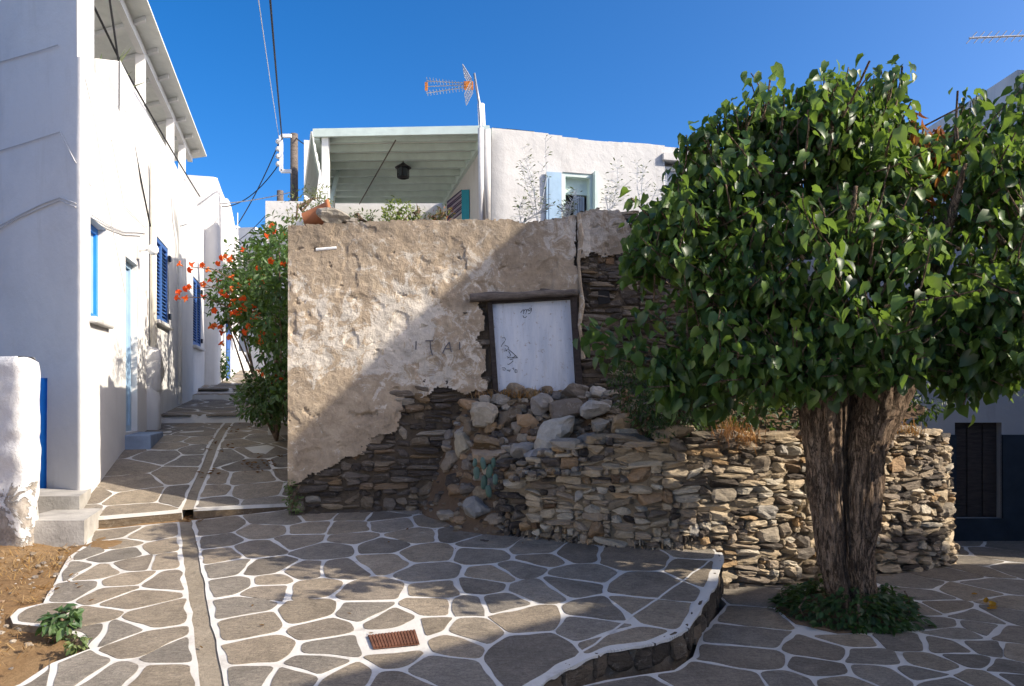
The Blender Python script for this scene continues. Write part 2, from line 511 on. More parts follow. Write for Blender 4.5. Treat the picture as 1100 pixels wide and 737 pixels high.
def chaikin(p, f=.22):
    out = []
    for i in range(len(p)):
        a, b = p[i], p[(i + 1) % len(p)]
        L = math.hypot(b[0] - a[0], b[1] - a[1])
        g = min(f, .03 / max(L, 1e-6))
        out.append((a[0] + (b[0] - a[0]) * g, a[1] + (b[1] - a[1]) * g))
        out.append((b[0] - (b[0] - a[0]) * g, b[1] - (b[1] - a[1]) * g))
    return out
PAVE = [tuple(x * k for x, k in zip(q, (1.78, 1.68, 1.53))) for q in [(.185, .165, .14), (.205, .18, .145), (.165, .155, .14), (.22, .195, .16), (.19, .178, .16), (.235, .205, .165), (.15, .138, .122)]]
def slab(mb, poly, zf, depth, m=0, c=(1, 1, 1), mside=None):
    if area(poly) < 0: poly = poly[::-1]
    b = len(mb.v); n = len(poly)
    for x, y in poly: mb.v.append((x, y, zf(x, y)))
    mb.face(tuple(range(b, b + n)), m, c)
    for i, (x, y) in enumerate(poly): mb.v.append((x, y, zf(x, y) - depth))
    for i in range(n):
        j = (i + 1) % n
        mb.face((b + i, b + n + i, b + n + j, b + j), m if mside is None else mside, c)
def pave(mb, region, seeds, zf, rng, jw=.035, inset=.05, m=1, aniso=None, hole=None):
    rg = offset(region, inset)
    fx = (lambda p: p) if aniso is None else aniso
    S = [(s[0], s[1]) for s in seeds]
    for i, s in enumerate(S):
        near = sorted(range(len(S)), key=lambda k: (S[k][0] - s[0]) ** 2 + (S[k][1] - s[1]) ** 2)[1:26]
        p = rg
        for k in near:
            q = S[k]; dx, dy = q[0] - s[0], q[1] - s[1]; L = math.hypot(dx, dy)
            if L < 1e-5: continue
            nx, ny = dx / L, dy / L
            # unequal widths: a bisector turned and moved a little, the same for both cells
            h = math.sin((s[0] + q[0]) * 37.7 + (s[1] + q[1]) * 91.3) * .5
            j = jw * (.75 + 1.5 * abs(h))
            p = clip(p, nx, ny, nx * (s[0] + q[0]) / 2 + ny * (s[1] + q[1]) / 2 - j)
            if len(p) < 3: break
        if hole and len(p) > 2:
            hp = hole if area(hole) > 0 else hole[::-1]; best = None
            for q0, q1 in zip(hp, hp[1:] + hp[:1]):
                ex, ey = q1[0] - q0[0], q1[1] - q0[1]; L = math.hypot(ex, ey); nx, ny = ey / L, -ex / L
                dd = nx * (s[0] - q0[0]) + ny * (s[1] - q0[1])
                if best is None or dd > best[0]: best = (dd, nx, ny, nx * q0[0] + ny * q0[1])
            p = clip(p, -best[1], -best[2], -best[3] - .045)
        if len(p) < 3 or abs(area(p)) < .006: continue
        p = chaikin(chaikin(p, .16), .2)
        p = refine(p, .04, .022, i * 3.3)
        c = rng.choice(PAVE); g = rng.uniform(.86, 1.14)
        slab(mb, p, lambda x, y: zf(x, y) + .004, .02, m, tuple(x * g for x in c))
def scatter(region, dist, rng, seeds=(), tries=6000):
    xs = [p[0] for p in region]; ys = [p[1] for p in region]; out = list(seeds)
    for _ in range(tries):
        x, y = rng.uniform(min(xs), max(xs)), rng.uniform(min(ys), max(ys))
        if inside(region, x, y) and all((x - q[0]) ** 2 + (y - q[1]) ** 2 > dist ** 2 for q in out): out.append((x, y))
    return out

# --- far ground
mb = MB(); mb.grid(lambda i, j: (-400 + 20 * i, -400 + 20 * j, -.45), 40, 40); mb.build('ground', M['terrain'], kind='structure')

# --- upper pavement (the raised forecourt)
def P2(u, v, zf=hz):
    p = ground_at(u, v, zf); return (p.x, p.y)
gut = [P2(233, 800), P2(228, 737), P2(222, 700), P2(214, 650), P2(207, 610), P2(203, 580), P2(199, 560)]
def shift(path, w):
    out = []
    for i, p in enumerate(path):
        a = V(path[max(i - 1, 0)]); b = V(path[min(i + 1, len(path) - 1)]); d = (b - a).normalized()
        out.append((p[0] + d.y * w, p[1] - d.x * w))
    return out
gR, gL = shift(gut, .055), shift(gut, -.055)
edge = [P2(u, v) for u, v in ((771, 594), (773, 600), (765, 626), (750, 650), (736, 675), (699, 690), (650, 698), (600, 718))]
stepL, stepR = (-3.86, 6.76), (-2.16, 7.53)
sm = V(stepL).lerp(V(stepR), .36)
regR = gR + [(-2.3, 7.47), (-2.15, 7.7), (.2, 7.75), (1.7, 7.6)] + edge + [(-.15, 3.55), (-.6, 2.9), (-.9, 2.0), (-1.0, .5), (-2.2, .5)]
gx = gR[0]
left_edge = [(100, 569), (92, 585), (74, 598), (66, 612), (55, 632), (46, 648), (22, 654), (11, 662), (14, 670), (42, 673), (82, 682), (97, 697), (56, 713), (24, 735)]
regL = [gL[i] for i in range(len(gL))] + [(-3.72, 6.79)] + [P2(*q) for q in left_edge] + [(-2.9, 3.4), (-2.85, 2.0), (-2.6, .5)]
regL = [(-2.3, .5)] + regL
def seedpx(lst, ox, oy, sc, zf): return [P2(ox + x / sc, oy + y / sc, zf) for x, y in lst]
s7 = [(20,75),(100,65),(90,105),(200,103),(235,65),(300,65),(330,95),(360,45),(465,82),(395,123),(530,118),(60,140),(150,165),(300,155),(210,135),(430,178),(600,185),(620,145),(190,225),(300,205),(65,235),
      (270,290),(90,280),(450,235),(630,240),(710,225),(780,195),(760,165),(870,180),(880,240),(1020,190),(470,285),(590,275),(560,330),(450,335),(650,325),(760,285),(850,270),(90,350),(240,350),(330,375),(430,400),(720,370),
      (960,350),(1080,280),(1060,340),(940,400),(1000,435),(740,465),(560,410),(500,440),(160,455),(140,400),(110,510),(360,490),(200,550),(40,550),(430,515),(330,435),(340,560)]
s8 = [(100,35),(130,85),(330,45),(300,115),(130,145),(170,205),(330,200),(190,270),(370,250),(350,295),(230,360),(270,440),(310,550),(250,670)]
s6 = [(500,60),(660,60),(510,105),(400,130),(740,115),(540,150),(430,230),(610,190),(750,175),(300,230),(560,270),(330,310),(500,320),(740,270),(600,345),(150,430),(680,430),(380,440),(520,490),(400,500),(650,550),(780,590),(330,680),(130,720),(520,700),(680,690)]
sR = seedpx(s7, 300, 530, 2.75, hz) + seedpx(s8, 200, 560, 3.93, hz)
sL = seedpx(s6, 0, 560, 4.165, hz)
r = random.Random(3)
grate_hole = [P2(u, v) for u, v in ((391, 683), (447, 677), (453, 695), (398, 701))]
for nm, reg, sd in (('pavement', regR, sR), ('pavement', regL, sL)):
    mb = MB(); reg2 = refine(reg, .12, .02, 5.0)
    slab(mb, reg2, hz, .42, 0, (.24, .19, .135), 2)
    pave(mb, reg, scatter(reg, .56, r, sd), hz, r, .0125, .032, 1, None, grate_hole if reg is regR else None)
    mb.build(nm, [M['joint'], M['stone_pave'], M['rock']], kind='structure')
# painted lip on a riser of rough stones
mb = MB(); rr = random.Random(5)
lip = refine(edge + [(-.15, 3.55), (-.6, 2.9)], .018, .02, 9)
lip = [p for p in lip[:] if True]
def dseg(p, q): return math.hypot(p[0] - q[0], p[1] - q[1])
for i in range(len(lip) - 1):
    p, q = lip[i], lip[i + 1]
    if dseg(p, q) > .1: break
    if p[1] < 2.9: break
    d = V((q[0] - p[0], q[1] - p[1])).normalized(); o = (d.y * -.035, d.x * .035)
    hs_ = [.012 + .05 * max(0, fbm((k[0], k[1], 1), 5, 0, 3) + .1) ** 1.5 for k in (p, q)]
    if (o[0] * (0 - 0)) is None: pass
    a0, a1 = (p[0] + o[0], p[1] + o[1], hz(*p) + .003), (q[0] + o[0], q[1] + o[1], hz(*q) + .003)
    mb.poly([a0, a1, (a1[0], a1[1], a1[2] - hs_[1]), (a0[0], a0[1], a0[2] - hs_[0])])
    mb.poly([(p[0] - o[0], p[1] - o[1], a0[2]), (q[0] - o[0], q[1] - o[1], a1[2]), a1, a0])
pth = [V(p) for p in edge + [(-.15, 3.55), (-.6, 2.9)]]
for a, b in zip(pth, pth[1:]):
    L = (b - a).length; k = 0.0
    while k < L - .03:
        w = min(rr.uniform(.10, .30), L - k); c = a.lerp(b, (k + w / 2) / L); d = (b - a).normalized(); h = hz(c.x, c.y) - 0
        nl = rr.choice((1, 2)) if h > .14 else 1
        for e in range(nl):
            zc = h * (e + .5) / nl - .004
            add_stone(mb, (c.x, c.y, zc), V((d.x, d.y, rr.uniform(-.06, .06))) * (w * .52), V((-d.y, d.x, 0)) * rr.uniform(.02, .034), V((0, 0, h / nl * .52)), rr, pick(rr, [((.15, .12, .09), 2), ((.22, .17, .12), 2), ((.11, .09, .07), 1)]), 5, .22, 4, 4, 1)
        k += w
mb.build('kerb', [M['joint'], M['schist']], kind='structure')

# --- lower pavement
def PL(u, v): return P2(u, v, flat)
regD = [(1.6, 6.5), (2.5, 6.6), (3.6, 6.9), (4.0, 8.25), (14, 8.25), (14, -4), (-.8, -4), (-.7, 2.2), (-.35, 2.9), (.0, 3.45)] + [PL(u, v) for u, v in ((600, 745), (650, 731), (724, 720), (744, 706), (752, 681), (773, 657), (781, 649))]
s9 = [(380,270),(390,330),(380,375),(390,440),(570,410),(700,430),(560,465),(640,385),(780,390),(620,500),(480,495),(350,490),(740,480),(830,480),(860,445),(960,440),(900,405),(1010,410),(800,235),(900,210),(820,265),(800,300),(960,260),(1040,245),(1060,200),(980,200),(900,300),(870,345),(980,320),(1050,320),(1080,290),(1050,370),(1000,360),(920,365),(960,180),(1040,160),(1080,140),(1080,420),(1060,460),(1000,490),(1090,490),(880,500)]
sD = seedpx(s9, 650, 530, 2.444, flat)
pit = [PL(u, v) for u, v in ((838, 655), (870, 638), (925, 632), (958, 650), (972, 668), (955, 678), (900, 680), (856, 670))]
mb = MB(); slab(mb, refine(regD, .15, .015, 2.0), flat, .3, 0)
pave(mb, regD, scatter(regD, .56, r, sD), flat, r, .0125, .03, 1, None, pit)
mb.build('pavement', [M['joint'], M['stone_pave']], kind='structure')
mb = MB(); pc = V((sum(p[0] for p in pit) / 8, sum(p[1] for p in pit) / 8))
slab(mb, refine(offset(pit, -.02), .06, .02, 1), lambda x, y: .012 + .02 * noise.noise(V((x * 9, y * 9, 0))), .05, 0)
mb.build('soil', M['earth'], kind='structure')

# --- alley: four flights of paving between small steps
agut = [P2(u, v, az) for u, v in ((199, 553), (208, 530), (222, 500), (235, 470), (246, 447))]
ag_t = sorted((to_at(*p)[1], to_at(*p)[0]) for p in agut)
def ag(t):
    if t <= ag_t[0][0]: return ag_t[0][1]
    for (p, q), (x, s) in zip(ag_t, ag_t[1:]):
        if t <= x: return q + (s - q) * (t - p) / (x - p)
    return ag_t[-1][1]
def a0(t):  # near end follows the slanting first step
    return None
cuts = [yt(11.3), yt(14.8), yt(15.6), yt(26)]
flights = []
tA, tB = to_at(*stepL), to_at(*stepR)
def strip(aL, aR, t0L, t0R, t1, n=26):
    """polygon in XY between across functions aL(t), aR(t)"""
    L = [(aL(t0L + (t1 - t0L) * i / n), t0L + (t1 - t0L) * i / n) for i in range(n + 1)]
    Rr = [(aR(t0R + (t1 - t0R) * i / n), t0R + (t1 - t0R) * i / n) for i in range(n + 1)]
    pts = L + Rr[::-1]
    return [tuple(wl(a, t).xy) for a, t in pts]
wid = lambda t: 2.15 if t < 4 else 2.15 + (t - 4) * .06
fl = [(lambda t: -.05, lambda t: ag(t) - .05, tA[1], tA[1] + .22, cuts[0]), (lambda t: ag(t) + .05, wid, tA[1] + .26, tB[1] + .03, cuts[0]),
      (lambda t: -.05, wid, cuts[0], cuts[0], cuts[1]), (lambda t: -.05, wid, cuts[1], cuts[1], cuts[2]), (lambda t: -.6, lambda t: 3.0, cuts[2], cuts[2], cuts[3])]
for k, (aL, aR, t0, t1, te) in enumerate(fl):
    reg = strip(aL, aR, t0, t1, te - (.0 if k > 1 else .0)); mb = MB()
    zz = lambda x, y, te=te: az(*(lambda q: (q.x, q.y))(wl(to_at(x, y)[0], min(to_at(x, y)[1], te - .002))))
    n = 40; T0 = lambda f: t0 + (t1 - t0) * f
    def gfn(i, j, aL=aL, aR=aR, t0=t0, t1=t1, te=te, zz=zz):
        f = i / 6; ts = t0 + (t1 - t0) * f; t = ts + (te - ts) * j / n
        a = aL(t) + (aR(t) - aL(t)) * f; p = wl(a, t); p.z = zz(p.x, p.y); return p
    mb.grid(gfn, 6, n, 0)
    # riser
    for i in range(6):
        p, q = gfn(i, 0), gfn(i + 1, 0)
        mb.poly([p - V((0, 0, .3)), q - V((0, 0, .3)), q, p], 2 if k < 4 else 0, (.20, .15, .10))
        s = (q - p); o = V((s.y, -s.x, 0)).normalized() * .006
        mb.poly([p + o - V((0, 0, .028)), q + o - V((0, 0, .028)), q + o + V((0, 0, .002)), p + o + V((0, 0, .002))], 0)
    for j in range(n):                                   # sides down into the gutter
        for i in (0, 6):
            p, q = gfn(i, j), gfn(i, j + 1); mb.poly([p, q, q - V((0, 0, .12)), p - V((0, 0, .12))], 0)
    sq = 1.55                                            # stones lie a bit wider across the alley than along it
    sd = []; xs = [q[0] for q in reg]; ys = [q[1] for q in reg]
    for _ in range(7000):
        x, y = r.uniform(min(xs), max(xs)), r.uniform(min(ys), max(ys))
        if not inside(reg, x, y): continue
        a, t = to_at(x, y)
        if all(((a - b[0]) / 1.15) ** 2 + ((t - b[1])) ** 2 > .40 ** 2 for b in sd): sd.append((a, t))
    pave(mb, reg, [tuple(wl(a, t).xy) for a, t in sd], zz, r, .0125 if k < 2 else .026, .03, 1)
    mb.build('path', [M['joint'], M['stone_pave'], M['schist']], kind='structure')
# stone faces of the alley step
# gutter floor
mb = MB()
full = [(p[0], p[1], hz(*p) - .006) for p in gut]
tt = [tA[1] + .24 + (cuts[0] - tA[1] - .24) * i / 30 for i in range(31)]
full2 = []
for t in tt:
    p = wl(ag(t), t); full2.append((p.x, p.y, az(p.x, p.y) - .006))
for path in (full, full2):
    for p, q in zip(path, path[1:]):
        d = (V(q) - V(p)); s = V((d.y, -d.x, 0)).normalized() * .09
        P, Q = V(p), V(q)
        mb.poly([P - s, P + s, Q + s, Q - s])
mb.build('gutter', M['gutter'], kind='structure')
# dry soil on the left
mb = MB()
def sf(i, j):
    x, y = -9 + 6.6 * i / 90, .5 + 7.3 * j / 100
    w = -.012 + .03 * fbm((x, y, 0), 1.6, 3) + .012 * fbm((x, y, 0), 9, 7)
    ed = min(1, max(0, (-2.9 - x) / .5)); w = w * ed - .05 * (1 - ed)
    lift = max(0, -x - 3.7) * .05 if y > 4.4 else 0
    return (x, y, hz(x, y) + min(w + lift, .09))
mb.grid(sf, 90, 100)
mb.build('dirt_verge', M['soil'], kind='structure', smooth=True)

# unseen plain paving behind the viewer, added to bounce light into the shade
mb = MB(); mb.grid(lambda i, j: (-5.5 + 10.2 * i / 20, -9 + 9.55 * j / 20, hz(0, .5) - .03 if j < 20 else hz(0, .5) - .03), 20, 20); mb.build('bounce_paving', M['concrete'], kind='structure')
# ============================================================ WHITEWASHED HOUSES
class Wall:
    """whitewashed wall along a plan path with openings: (s0, s1, z0, z1, depth)"""
    def __init__(s, path, z0, z1, openings=(), wob=.012, seed=0, step=.22, brk=()):
        s.brk = brk; s.inward = None
        s.path = [V((p[0], p[1], 0)) for p in path]
        s.L = [0]
        for a, b in zip(s.path, s.path[1:]): s.L.append(s.L[-1] + (b - a).length)
        s.z0, s.z1, s.op, s.wob, s.seed, s.step = z0, z1, openings, wob, seed, step
    def pt(s, d, z=0, n=0):
        d = min(max(d, 0), s.L[-1])
        for i in range(len(s.L) - 1):
            if d <= s.L[i + 1] + 1e-9: break
        a, b = s.path[i], s.path[i + 1]; t = (b - a).normalized()
        return a + t * (d - s.L[i]) + V((t.y, -t.x, 0)) * n + V((0, 0, z))
    def tan(s, d):
        e = (s.pt(d + .01) - s.pt(d - .01)); return e.normalized()
    def nrm(s, d): t = s.tan(d); return V((t.y, -t.x, 0))
    def make(s, mb, m=0, top=None, thick=.3):
        S = {0.0, s.L[-1], *s.L, *s.brk}; Z = {s.z0, s.z1}
        for o in s.op: S |= {o[0], o[1]}; Z |= {o[2], o[3]}
        S = sorted(S); Z = sorted(Z)
        def fill(x):
            out = []
            for a, b in zip(x, x[1:]):
                k = max(1, int((b - a) / s.step))
                out += [a + (b - a) * i / k for i in range(k)]
            return out + [x[-1]]
        S, Z = fill(S), fill(Z); n = len(S)
        tp = top or (lambda d: s.z1)
        def pos(d, z):
            zz = z; p = s.pt(d, zz)
            w = s.wob * (noise.noise(V((p.x * .9 + s.seed, p.y * .9, zz * .9))) + .5 * noise.noise(V((p.x * 2.7, p.y * 2.7 + s.seed, zz * 2.7))))
            return p + s.nrm(d) * w
        vid = {}
        def vv(i, z):
            q = (i, round(z, 4))
            if q not in vid: vid[q] = len(mb.v); mb.v.append(tuple(pos(S[i], z)))
            return vid[q]
        tops = [tp((S[i] + S[i + 1]) / 2) for i in range(n - 1)]
        for i in range(n - 1):
            dm = (S[i] + S[i + 1]) / 2
            for j in range(len(Z) - 1):
                zm = (Z[j] + Z[j + 1]) / 2
                if any(o[0] < dm < o[1] and o[2] < zm < o[3] for o in s.op): continue
                a, b = Z[j], min(Z[j + 1], tops[i])
                if a >= tops[i] - 1e-4: continue
                mb.face((vv(i, a), vv(i + 1, a), vv(i + 1, b), vv(i, b)), m)
        for (s0, s1, z0, z1, dp) in s.op:          # reveals
            for (pa, pb) in (((s0, z0), (s0, z1)), ((s0, z1), (s1, z1)), ((s1, z1), (s1, z0)), ((s1, z0), (s0, z0))):
                A, B = pos(*pa), pos(*pb); nA = s.nrm((s0 + s1) / 2)
                mb.poly([A, B, B - nA * dp, A - nA * dp], m)
        for i in range(n - 1):
            nA, nB = (s.inward(S[i]), s.inward(S[i])) if s.inward else (s.nrm(S[i]), s.nrm(S[i + 1]))
            A, B = pos(S[i], tops[i]), pos(S[i + 1], tops[i]); dn = V((0, 0, 1.5))
            mb.poly([A, B, B - nB * thick, A - nA * thick], m)
            mb.poly([A - nA * thick, B - nB * thick, B - nB * thick - dn, A - nA * thick - dn][::-1], m)
            if i < n - 2 and abs(tops[i + 1] - tops[i]) > .02:
                C = pos(S[i + 1], tops[i + 1]); mb.poly([B, C, C - nB * thick, B - nB * thick], m)
    def panel(s, mb, s0, s1, z0, z1, n, m=0, th=.03, c=(1, 1, 1)):
        a = s.pt(s0, z0, n); b = s.pt(s1, z0, n); nn = s.nrm((s0 + s1) / 2)
        mb.obox(a, b - a, nn * th, V((0, 0, z1 - z0)), m, c)

def rect_frame(w, mb, s0, s1, z0, z1, n, t=.05, th=.05, m=0):
    w.panel(mb, s0, s0 + t, z0, z1, n, m, th); w.panel(mb, s1 - t, s1, z0, z1, n, m, th)
    w.panel(mb, s0 + t, s1 - t, z1 - t, z1, n, m, th); w.panel(mb, s0 + t, s1 - t, z0, z0 + t, n, m, th)

# --- house on the left of the alley
front_far = V((-4.2, 7.3)) + V((-.88, .475)) * 4.0
corner = V((-4.2, 7.3))
f_dir = V((.88, -.475)); a_dir = DA.xy
arc = []
for i in range(7):
    t = i / 6; p0, p1, p2 = corner - f_dir * .16, corner, corner + a_dir * .16
    arc.append(tuple(p0 * (1 - t) ** 2 + p1 * 2 * t * (1 - t) + p2 * t * t))
T_END = tu(220)
path = [tuple(front_far)] + arc + [tuple((corner + a_dir * T_END))]
Wm = Wall(path, .0, 6.9)
S0 = Wm.L[-1] - T_END                    # path length of the corner (t = 0)
def sw(u): return S0 + tu(u)             # path coordinate of the wall column seen at u
def zw(u, v): return EYE + (CV - v) / F * uw(u)
sc = S0 - .0
ops = [(sw(97.5), sw(114.5), zw(106, 343), zw(106, 242) + .02, .135), (sw(135), sw(147.5), zw(135, 465), zw(135, 275), .13),
       (sw(166.5), sw(181), 2.72, 3.98, .10), (sw(207.5), sw(216), 2.62, 4.0, .10), (S0 - 1.25, S0 - .50, .62, 1.78, .10)]
Wm.op = ops; Wm.brk = (S0, S0 + 1.55); Wm.inward = lambda d: (NA * .5 - DA * .86) * (.3 if d < S0 - .001 else 1)
lh = thing('whitewashed_house', 'long whitewashed two storey house with blue louvred shutters along the left of the alley', 'house', (-4.2, 7.3, .4))
def topf(d):
    t = d - S0
    if t < .0: return 6.9
    if t < 1.55: return 4.95
    return 5.56
mb = MB(); Wm.make(mb, 0, topf)
wall = mb.build('wall', M['white'], lh, True)
# window with a blue shutter leaf
def opening(k, kind):
    s0, s1, z0, z1, dp = ops[k]
    if kind == 'sash':
        mb = MB(); rect_frame(Wm, mb, s0, s1, z0, z1, -dp + .0, .07, .05); w = mb.build('window', M['bright_blue'], lh)
        mb = MB(); Wm.panel(mb, s0 + .07, s1 - .07, z0 + .07, z1 - .07, -dp, 0, .02); mb.build('pane', M['pale_blue'], w)
        mb = MB()
        Wm.panel(mb, s0 - .05, s1 + .05, z0 - .07, z0, -.1, 0, .17); bevel(mb.build('sill', M['white_old'], w), .02)
        for z in (z0 + .05, z0 + (z1 - z0) * .6):
            mb = MB(); Wm.panel(mb, s0 + .0, s0 + .16, z, z + .03, -dp + .06, 0, .02); mb.build('hinge', M['iron'], w)
    if kind == 'door':
        mb = MB(); rect_frame(Wm, mb, s0, s1, z0, z1, -dp, .07, .06); w = mb.build('door', M['pale_blue'], lh)
        mb = MB(); Wm.panel(mb, s0 + .07, s1 - .07, z0 + .07, z1 - .07, -dp, 0, .03); mb.build('panel', M['pale_blue'], w)
        mb = MB(); mb.box((0, 0, 0), (.001, .001, .001))
        p = Wm.pt(s0 + .15, (z0 + z1) / 2, -dp + .05); q = Wm.pt(s0 + .27, (z0 + z1) / 2, -dp + .05)
        mb = MB(); mb.bar(p, q, .025); mb.build('handle', M['iron'], w)
    if kind == 'louvre':
        mb = MB(); Wm.panel(mb, s0, s1, z0, z1, -.10, 0, .012); w = mb.build('window', M['dark'], lh)
        half = (s0 + s1) / 2
        for a, b in ((s0 + .01, half - .004), (half + .004, s1 - .01)):
            mb = MB(); rect_frame(Wm, mb, a, b, z0 + .01, z1 - .01, -.06, .06, .05)
            nsl = int((z1 - z0 - .14) / .055)
            for i in range(nsl):
                z = z0 + .075 + i * .055
                pa, pb = Wm.pt(a + .06, z, -.018), Wm.pt(b - .06, z, -.018); nn = Wm.nrm(half)
                mb.obox(pa, pb - pa, -nn * .032 + V((0, 0, .034)), V((0, 0, .01)))
            mb.build('shutter', M['blue_paint'], w)
        mb = MB(); Wm.panel(mb, s0 - .06, s1 + .06, z0 - .06, z0, -.08, 0, .16); bevel(mb.build('sill', M['white_old'], w), .015)
        for z in (z0 + .12, z1 - .2):
            mb = MB(); Wm.panel(mb, s1 - .02, s1 + .10, z, z + .09, .0, 0, .03); mb.build('catch', M['iron'], w)
opening(0, 'sash'); opening(1, 'door'); opening(2, 'louvre'); opening(3, 'louvre')
s0, s1, z0, z1, dp = ops[4]
mb = MB(); Wm.panel(mb, s0, s1, z0, z1, -dp, 0, .05)
for i in range(4): Wm.panel(mb, s0 + .04 + i * .17, s0 + .19 + i * .17, z0 + .05, z1 - .05, -dp + .05, 0, .012)
mb.build('door', M['bright_blue'], lh)
mb = MB(); Wm.panel(mb, s1 - .10, s1 - .06, z0, z1, -dp + .05, 0, .12); mb.build('door_leaf', M['bright_blue'], lh)
# doorstep
mb = MB(); o = Wm.pt(sw(135) - .05, .6, -.05); q = Wm.pt(sw(150), .6, -.05); mb.obox(o, q - o, Wm.nrm(sw(140)) * .34, V((0, 0, .52)))
bevel(mb.build('doorstep', M['bluegrey'], lh), .015)
# flat roof/terrace floor and inner parapet block
mb = MB()
a = Wm.pt(S0 + .0, 4.3, -.02); b = Wm.pt(S0 + T_END, 4.3, -.02); n = Wm.nrm(S0 + 2)
INV = -n * 2.5 + DA * 2.75; mb.obox(a + DA * .12 - n * .03, b - a - DA * .12, INV, V((0, 0, .14))); mb.build('roof', M['white_old'], lh)
mb = MB(); a = Wm.pt(S0 + 1.56, 4.3, -.29); mb.obox(a, DA * .28, n * .285, V((0, 0, 1.263))); bevel(mb.build('parapet_end', M['white'], lh), .03, 3)
# back wall of the terrace, upstairs room
mb = MB(); a = Wm.pt(S0 + .1, 4.44, 0) + INV * .97; mb.obox(a, DA * (T_END - 2.4), -n * .2, V((0, 0, 2.1))); mb.build('upper_wall', M['white'], lh)
# terrace canopy: beam, boards, posts
can_z = 6.42
mb = MB(); a = Wm.pt(S0 + .2, can_z, -.16); b = Wm.pt(S0 + yt(15.4), can_z, -.16)
mb.obox(a, b - a, n * .09, V((0, 0, .12))); mb.build('canopy_beam', M['white_paint'], lh)
cv = MB(); Lc = (b - a).length
for i in range(26):
    f0 = i / 26; p = a + (b - a) * f0 + n * .36 + V((0, 0, .14)); d = (b - a) / 26
    cv.obox(p + INV * 1.05 + V((0, 0, .30)), d * .992, -INV * 1.05 + V((0, 0, -.30)), V((0, 0, .025)))
cano = cv.build('canopy', M['mint_light'], lh)
mb = MB()
for i in range(9):
    p = a + (b - a) * (i + .5) / 9 + V((0, 0, .08)) + n * .26
    mb.obox(p + INV + V((0, 0, .29)), DA * .07, -INV + V((0, 0, -.29)), V((0, 0, .055)))
mb.build('rafter', M['white_paint'], cano)
for u_, wd in ((100, .2), (160.5, .085), (190.5, .085), (202.5, .085)):
    s_ = S0 + yt(2.10 / ((550 - u_) / 800 - .2875)); zb = 5.56 if u_ > 130 else 4.3
    s_ = max(s_, S0 + .45)
    mb = MB(); p = Wm.pt(s_, zb, -.18); mb.obox(p, DA * wd, n * .12, V((0, 0, can_z - zb))); mb.build('post', M['white_paint'], lh)
mb = MB(); p = Wm.pt(S0 + 1.05, 4.4, -.3); mb.tube([p, p + V((0, 0, 2.05))], .035, 8); mb.build('post', M['white_paint'], lh)
# pipes
mb = MB(); s_ = sw(160); mb.tube([Wm.pt(s_, zw(160, 175), .06), Wm.pt(s_, 1.75, .06)], .042, 10); pipe = mb.build('downpipe', M['cream'], lh, True)
mb = MB(); bb = random.Random(4)
add_stone(mb, Wm.pt(s_, 1.95, .05), DA * .16, n * .13, V((0, 0, .33)), bb, (1, 1, 1), 3, .35); add_stone(mb, Wm.pt(s_, 1.35, .04), DA * .14, n * .11, V((0, 0, .42)), bb, (1, 1, 1), 4, .3)
mb.build('pipe_casing', M['white_old'], pipe, True)
mb = MB(); s2 = sw(189); mb.tube([Wm.pt(sw(183.5), zw(183, 210), .06), Wm.pt(sw(185), zw(185, 232), .06), Wm.pt(s2, zw(189, 258), .06), Wm.pt(s2, 1.45, .06)], .035, 8)
mb.build('downpipe', M['white_paint'], lh, True)
# house further up
u2 = thing('whitewashed_house', 'tall whitewashed house up the alley jutting out past the second blue shutter', 'house', tuple(wl(0, T_END, 1.6)))
TE2 = T_END + 6.5
q0 = wl(-3.5, T_END); q1 = wl(.26, T_END); q2 = wl(.26, TE2)
W2 = Wall([q0.xy, (q1 - NA * .08).xy, (q1 + DA * .08).xy, q2.xy], .9, 6.9, seed=5)
mb = MB(); W2.make(mb, 0, lambda d: 6.55 + .25 * max(0, math.sin(d * 1.1)) * (d > 3.4)); mb.build('wall', M['white'], u2, True)
mb = MB(); mb.obox(W2.pt(.1, 6.1, -.3), NA * 3.4, DA * 6, V((0, 0, .1))); mb.build('roof', M['white_old'], u2)
mb = MB(); p = wl(.31, T_END + 1.4, 4.6); mb.obox(p, DA * 1.3, NA * .35, V((0, 0, .12)))
mb.obox(p + V((0, 0, .12)) + NA * .3, DA * 1.3, NA * .04, V((0, 0, .5)), 0); mb.build('balcony', M['white_old'], u2)
mb = MB(); p = wl(.24, TE2 - .3, 6.3); mb.tube([p, p + V((0, 0, .9))], .02, 6); mb.build('pole', M['grey_metal'], u2)
mb = MB(); W2.panel(mb, 3.85 + 2.0, 3.85 + 2.9, 1.9, 3.7, .01, 0, .03); mb.build('door', M['blue_paint'], u2)

# small wall lamp on the left house
wp = Wm.pt(sw(146.5), zw(146.5, 268), 0)
lamp = thing('wall_lamp', 'round white bulkhead lamp on a bracket beside the cream downpipe', 'wall lamp', tuple(wp))
mb = MB(); mb.bar(wp, wp + n * .16, .03); mb.bar(wp + n * .015 - V((0, 0, .12)), wp + n * .015 + V((0, 0, .05)), .05); mb.build('bracket', M['white_old'], lamp)
mb = MB(); gp = wp + n * .2 + V((0, 0, .0)); mb.lathe(gp - V((0, 0, .09)), [(.02, .03), (.05, .045), (.068, .08), (.068, .11), (.05, .15), (.02, .165)], 14); mb.build('globe', M['white_paint'], lamp, True)

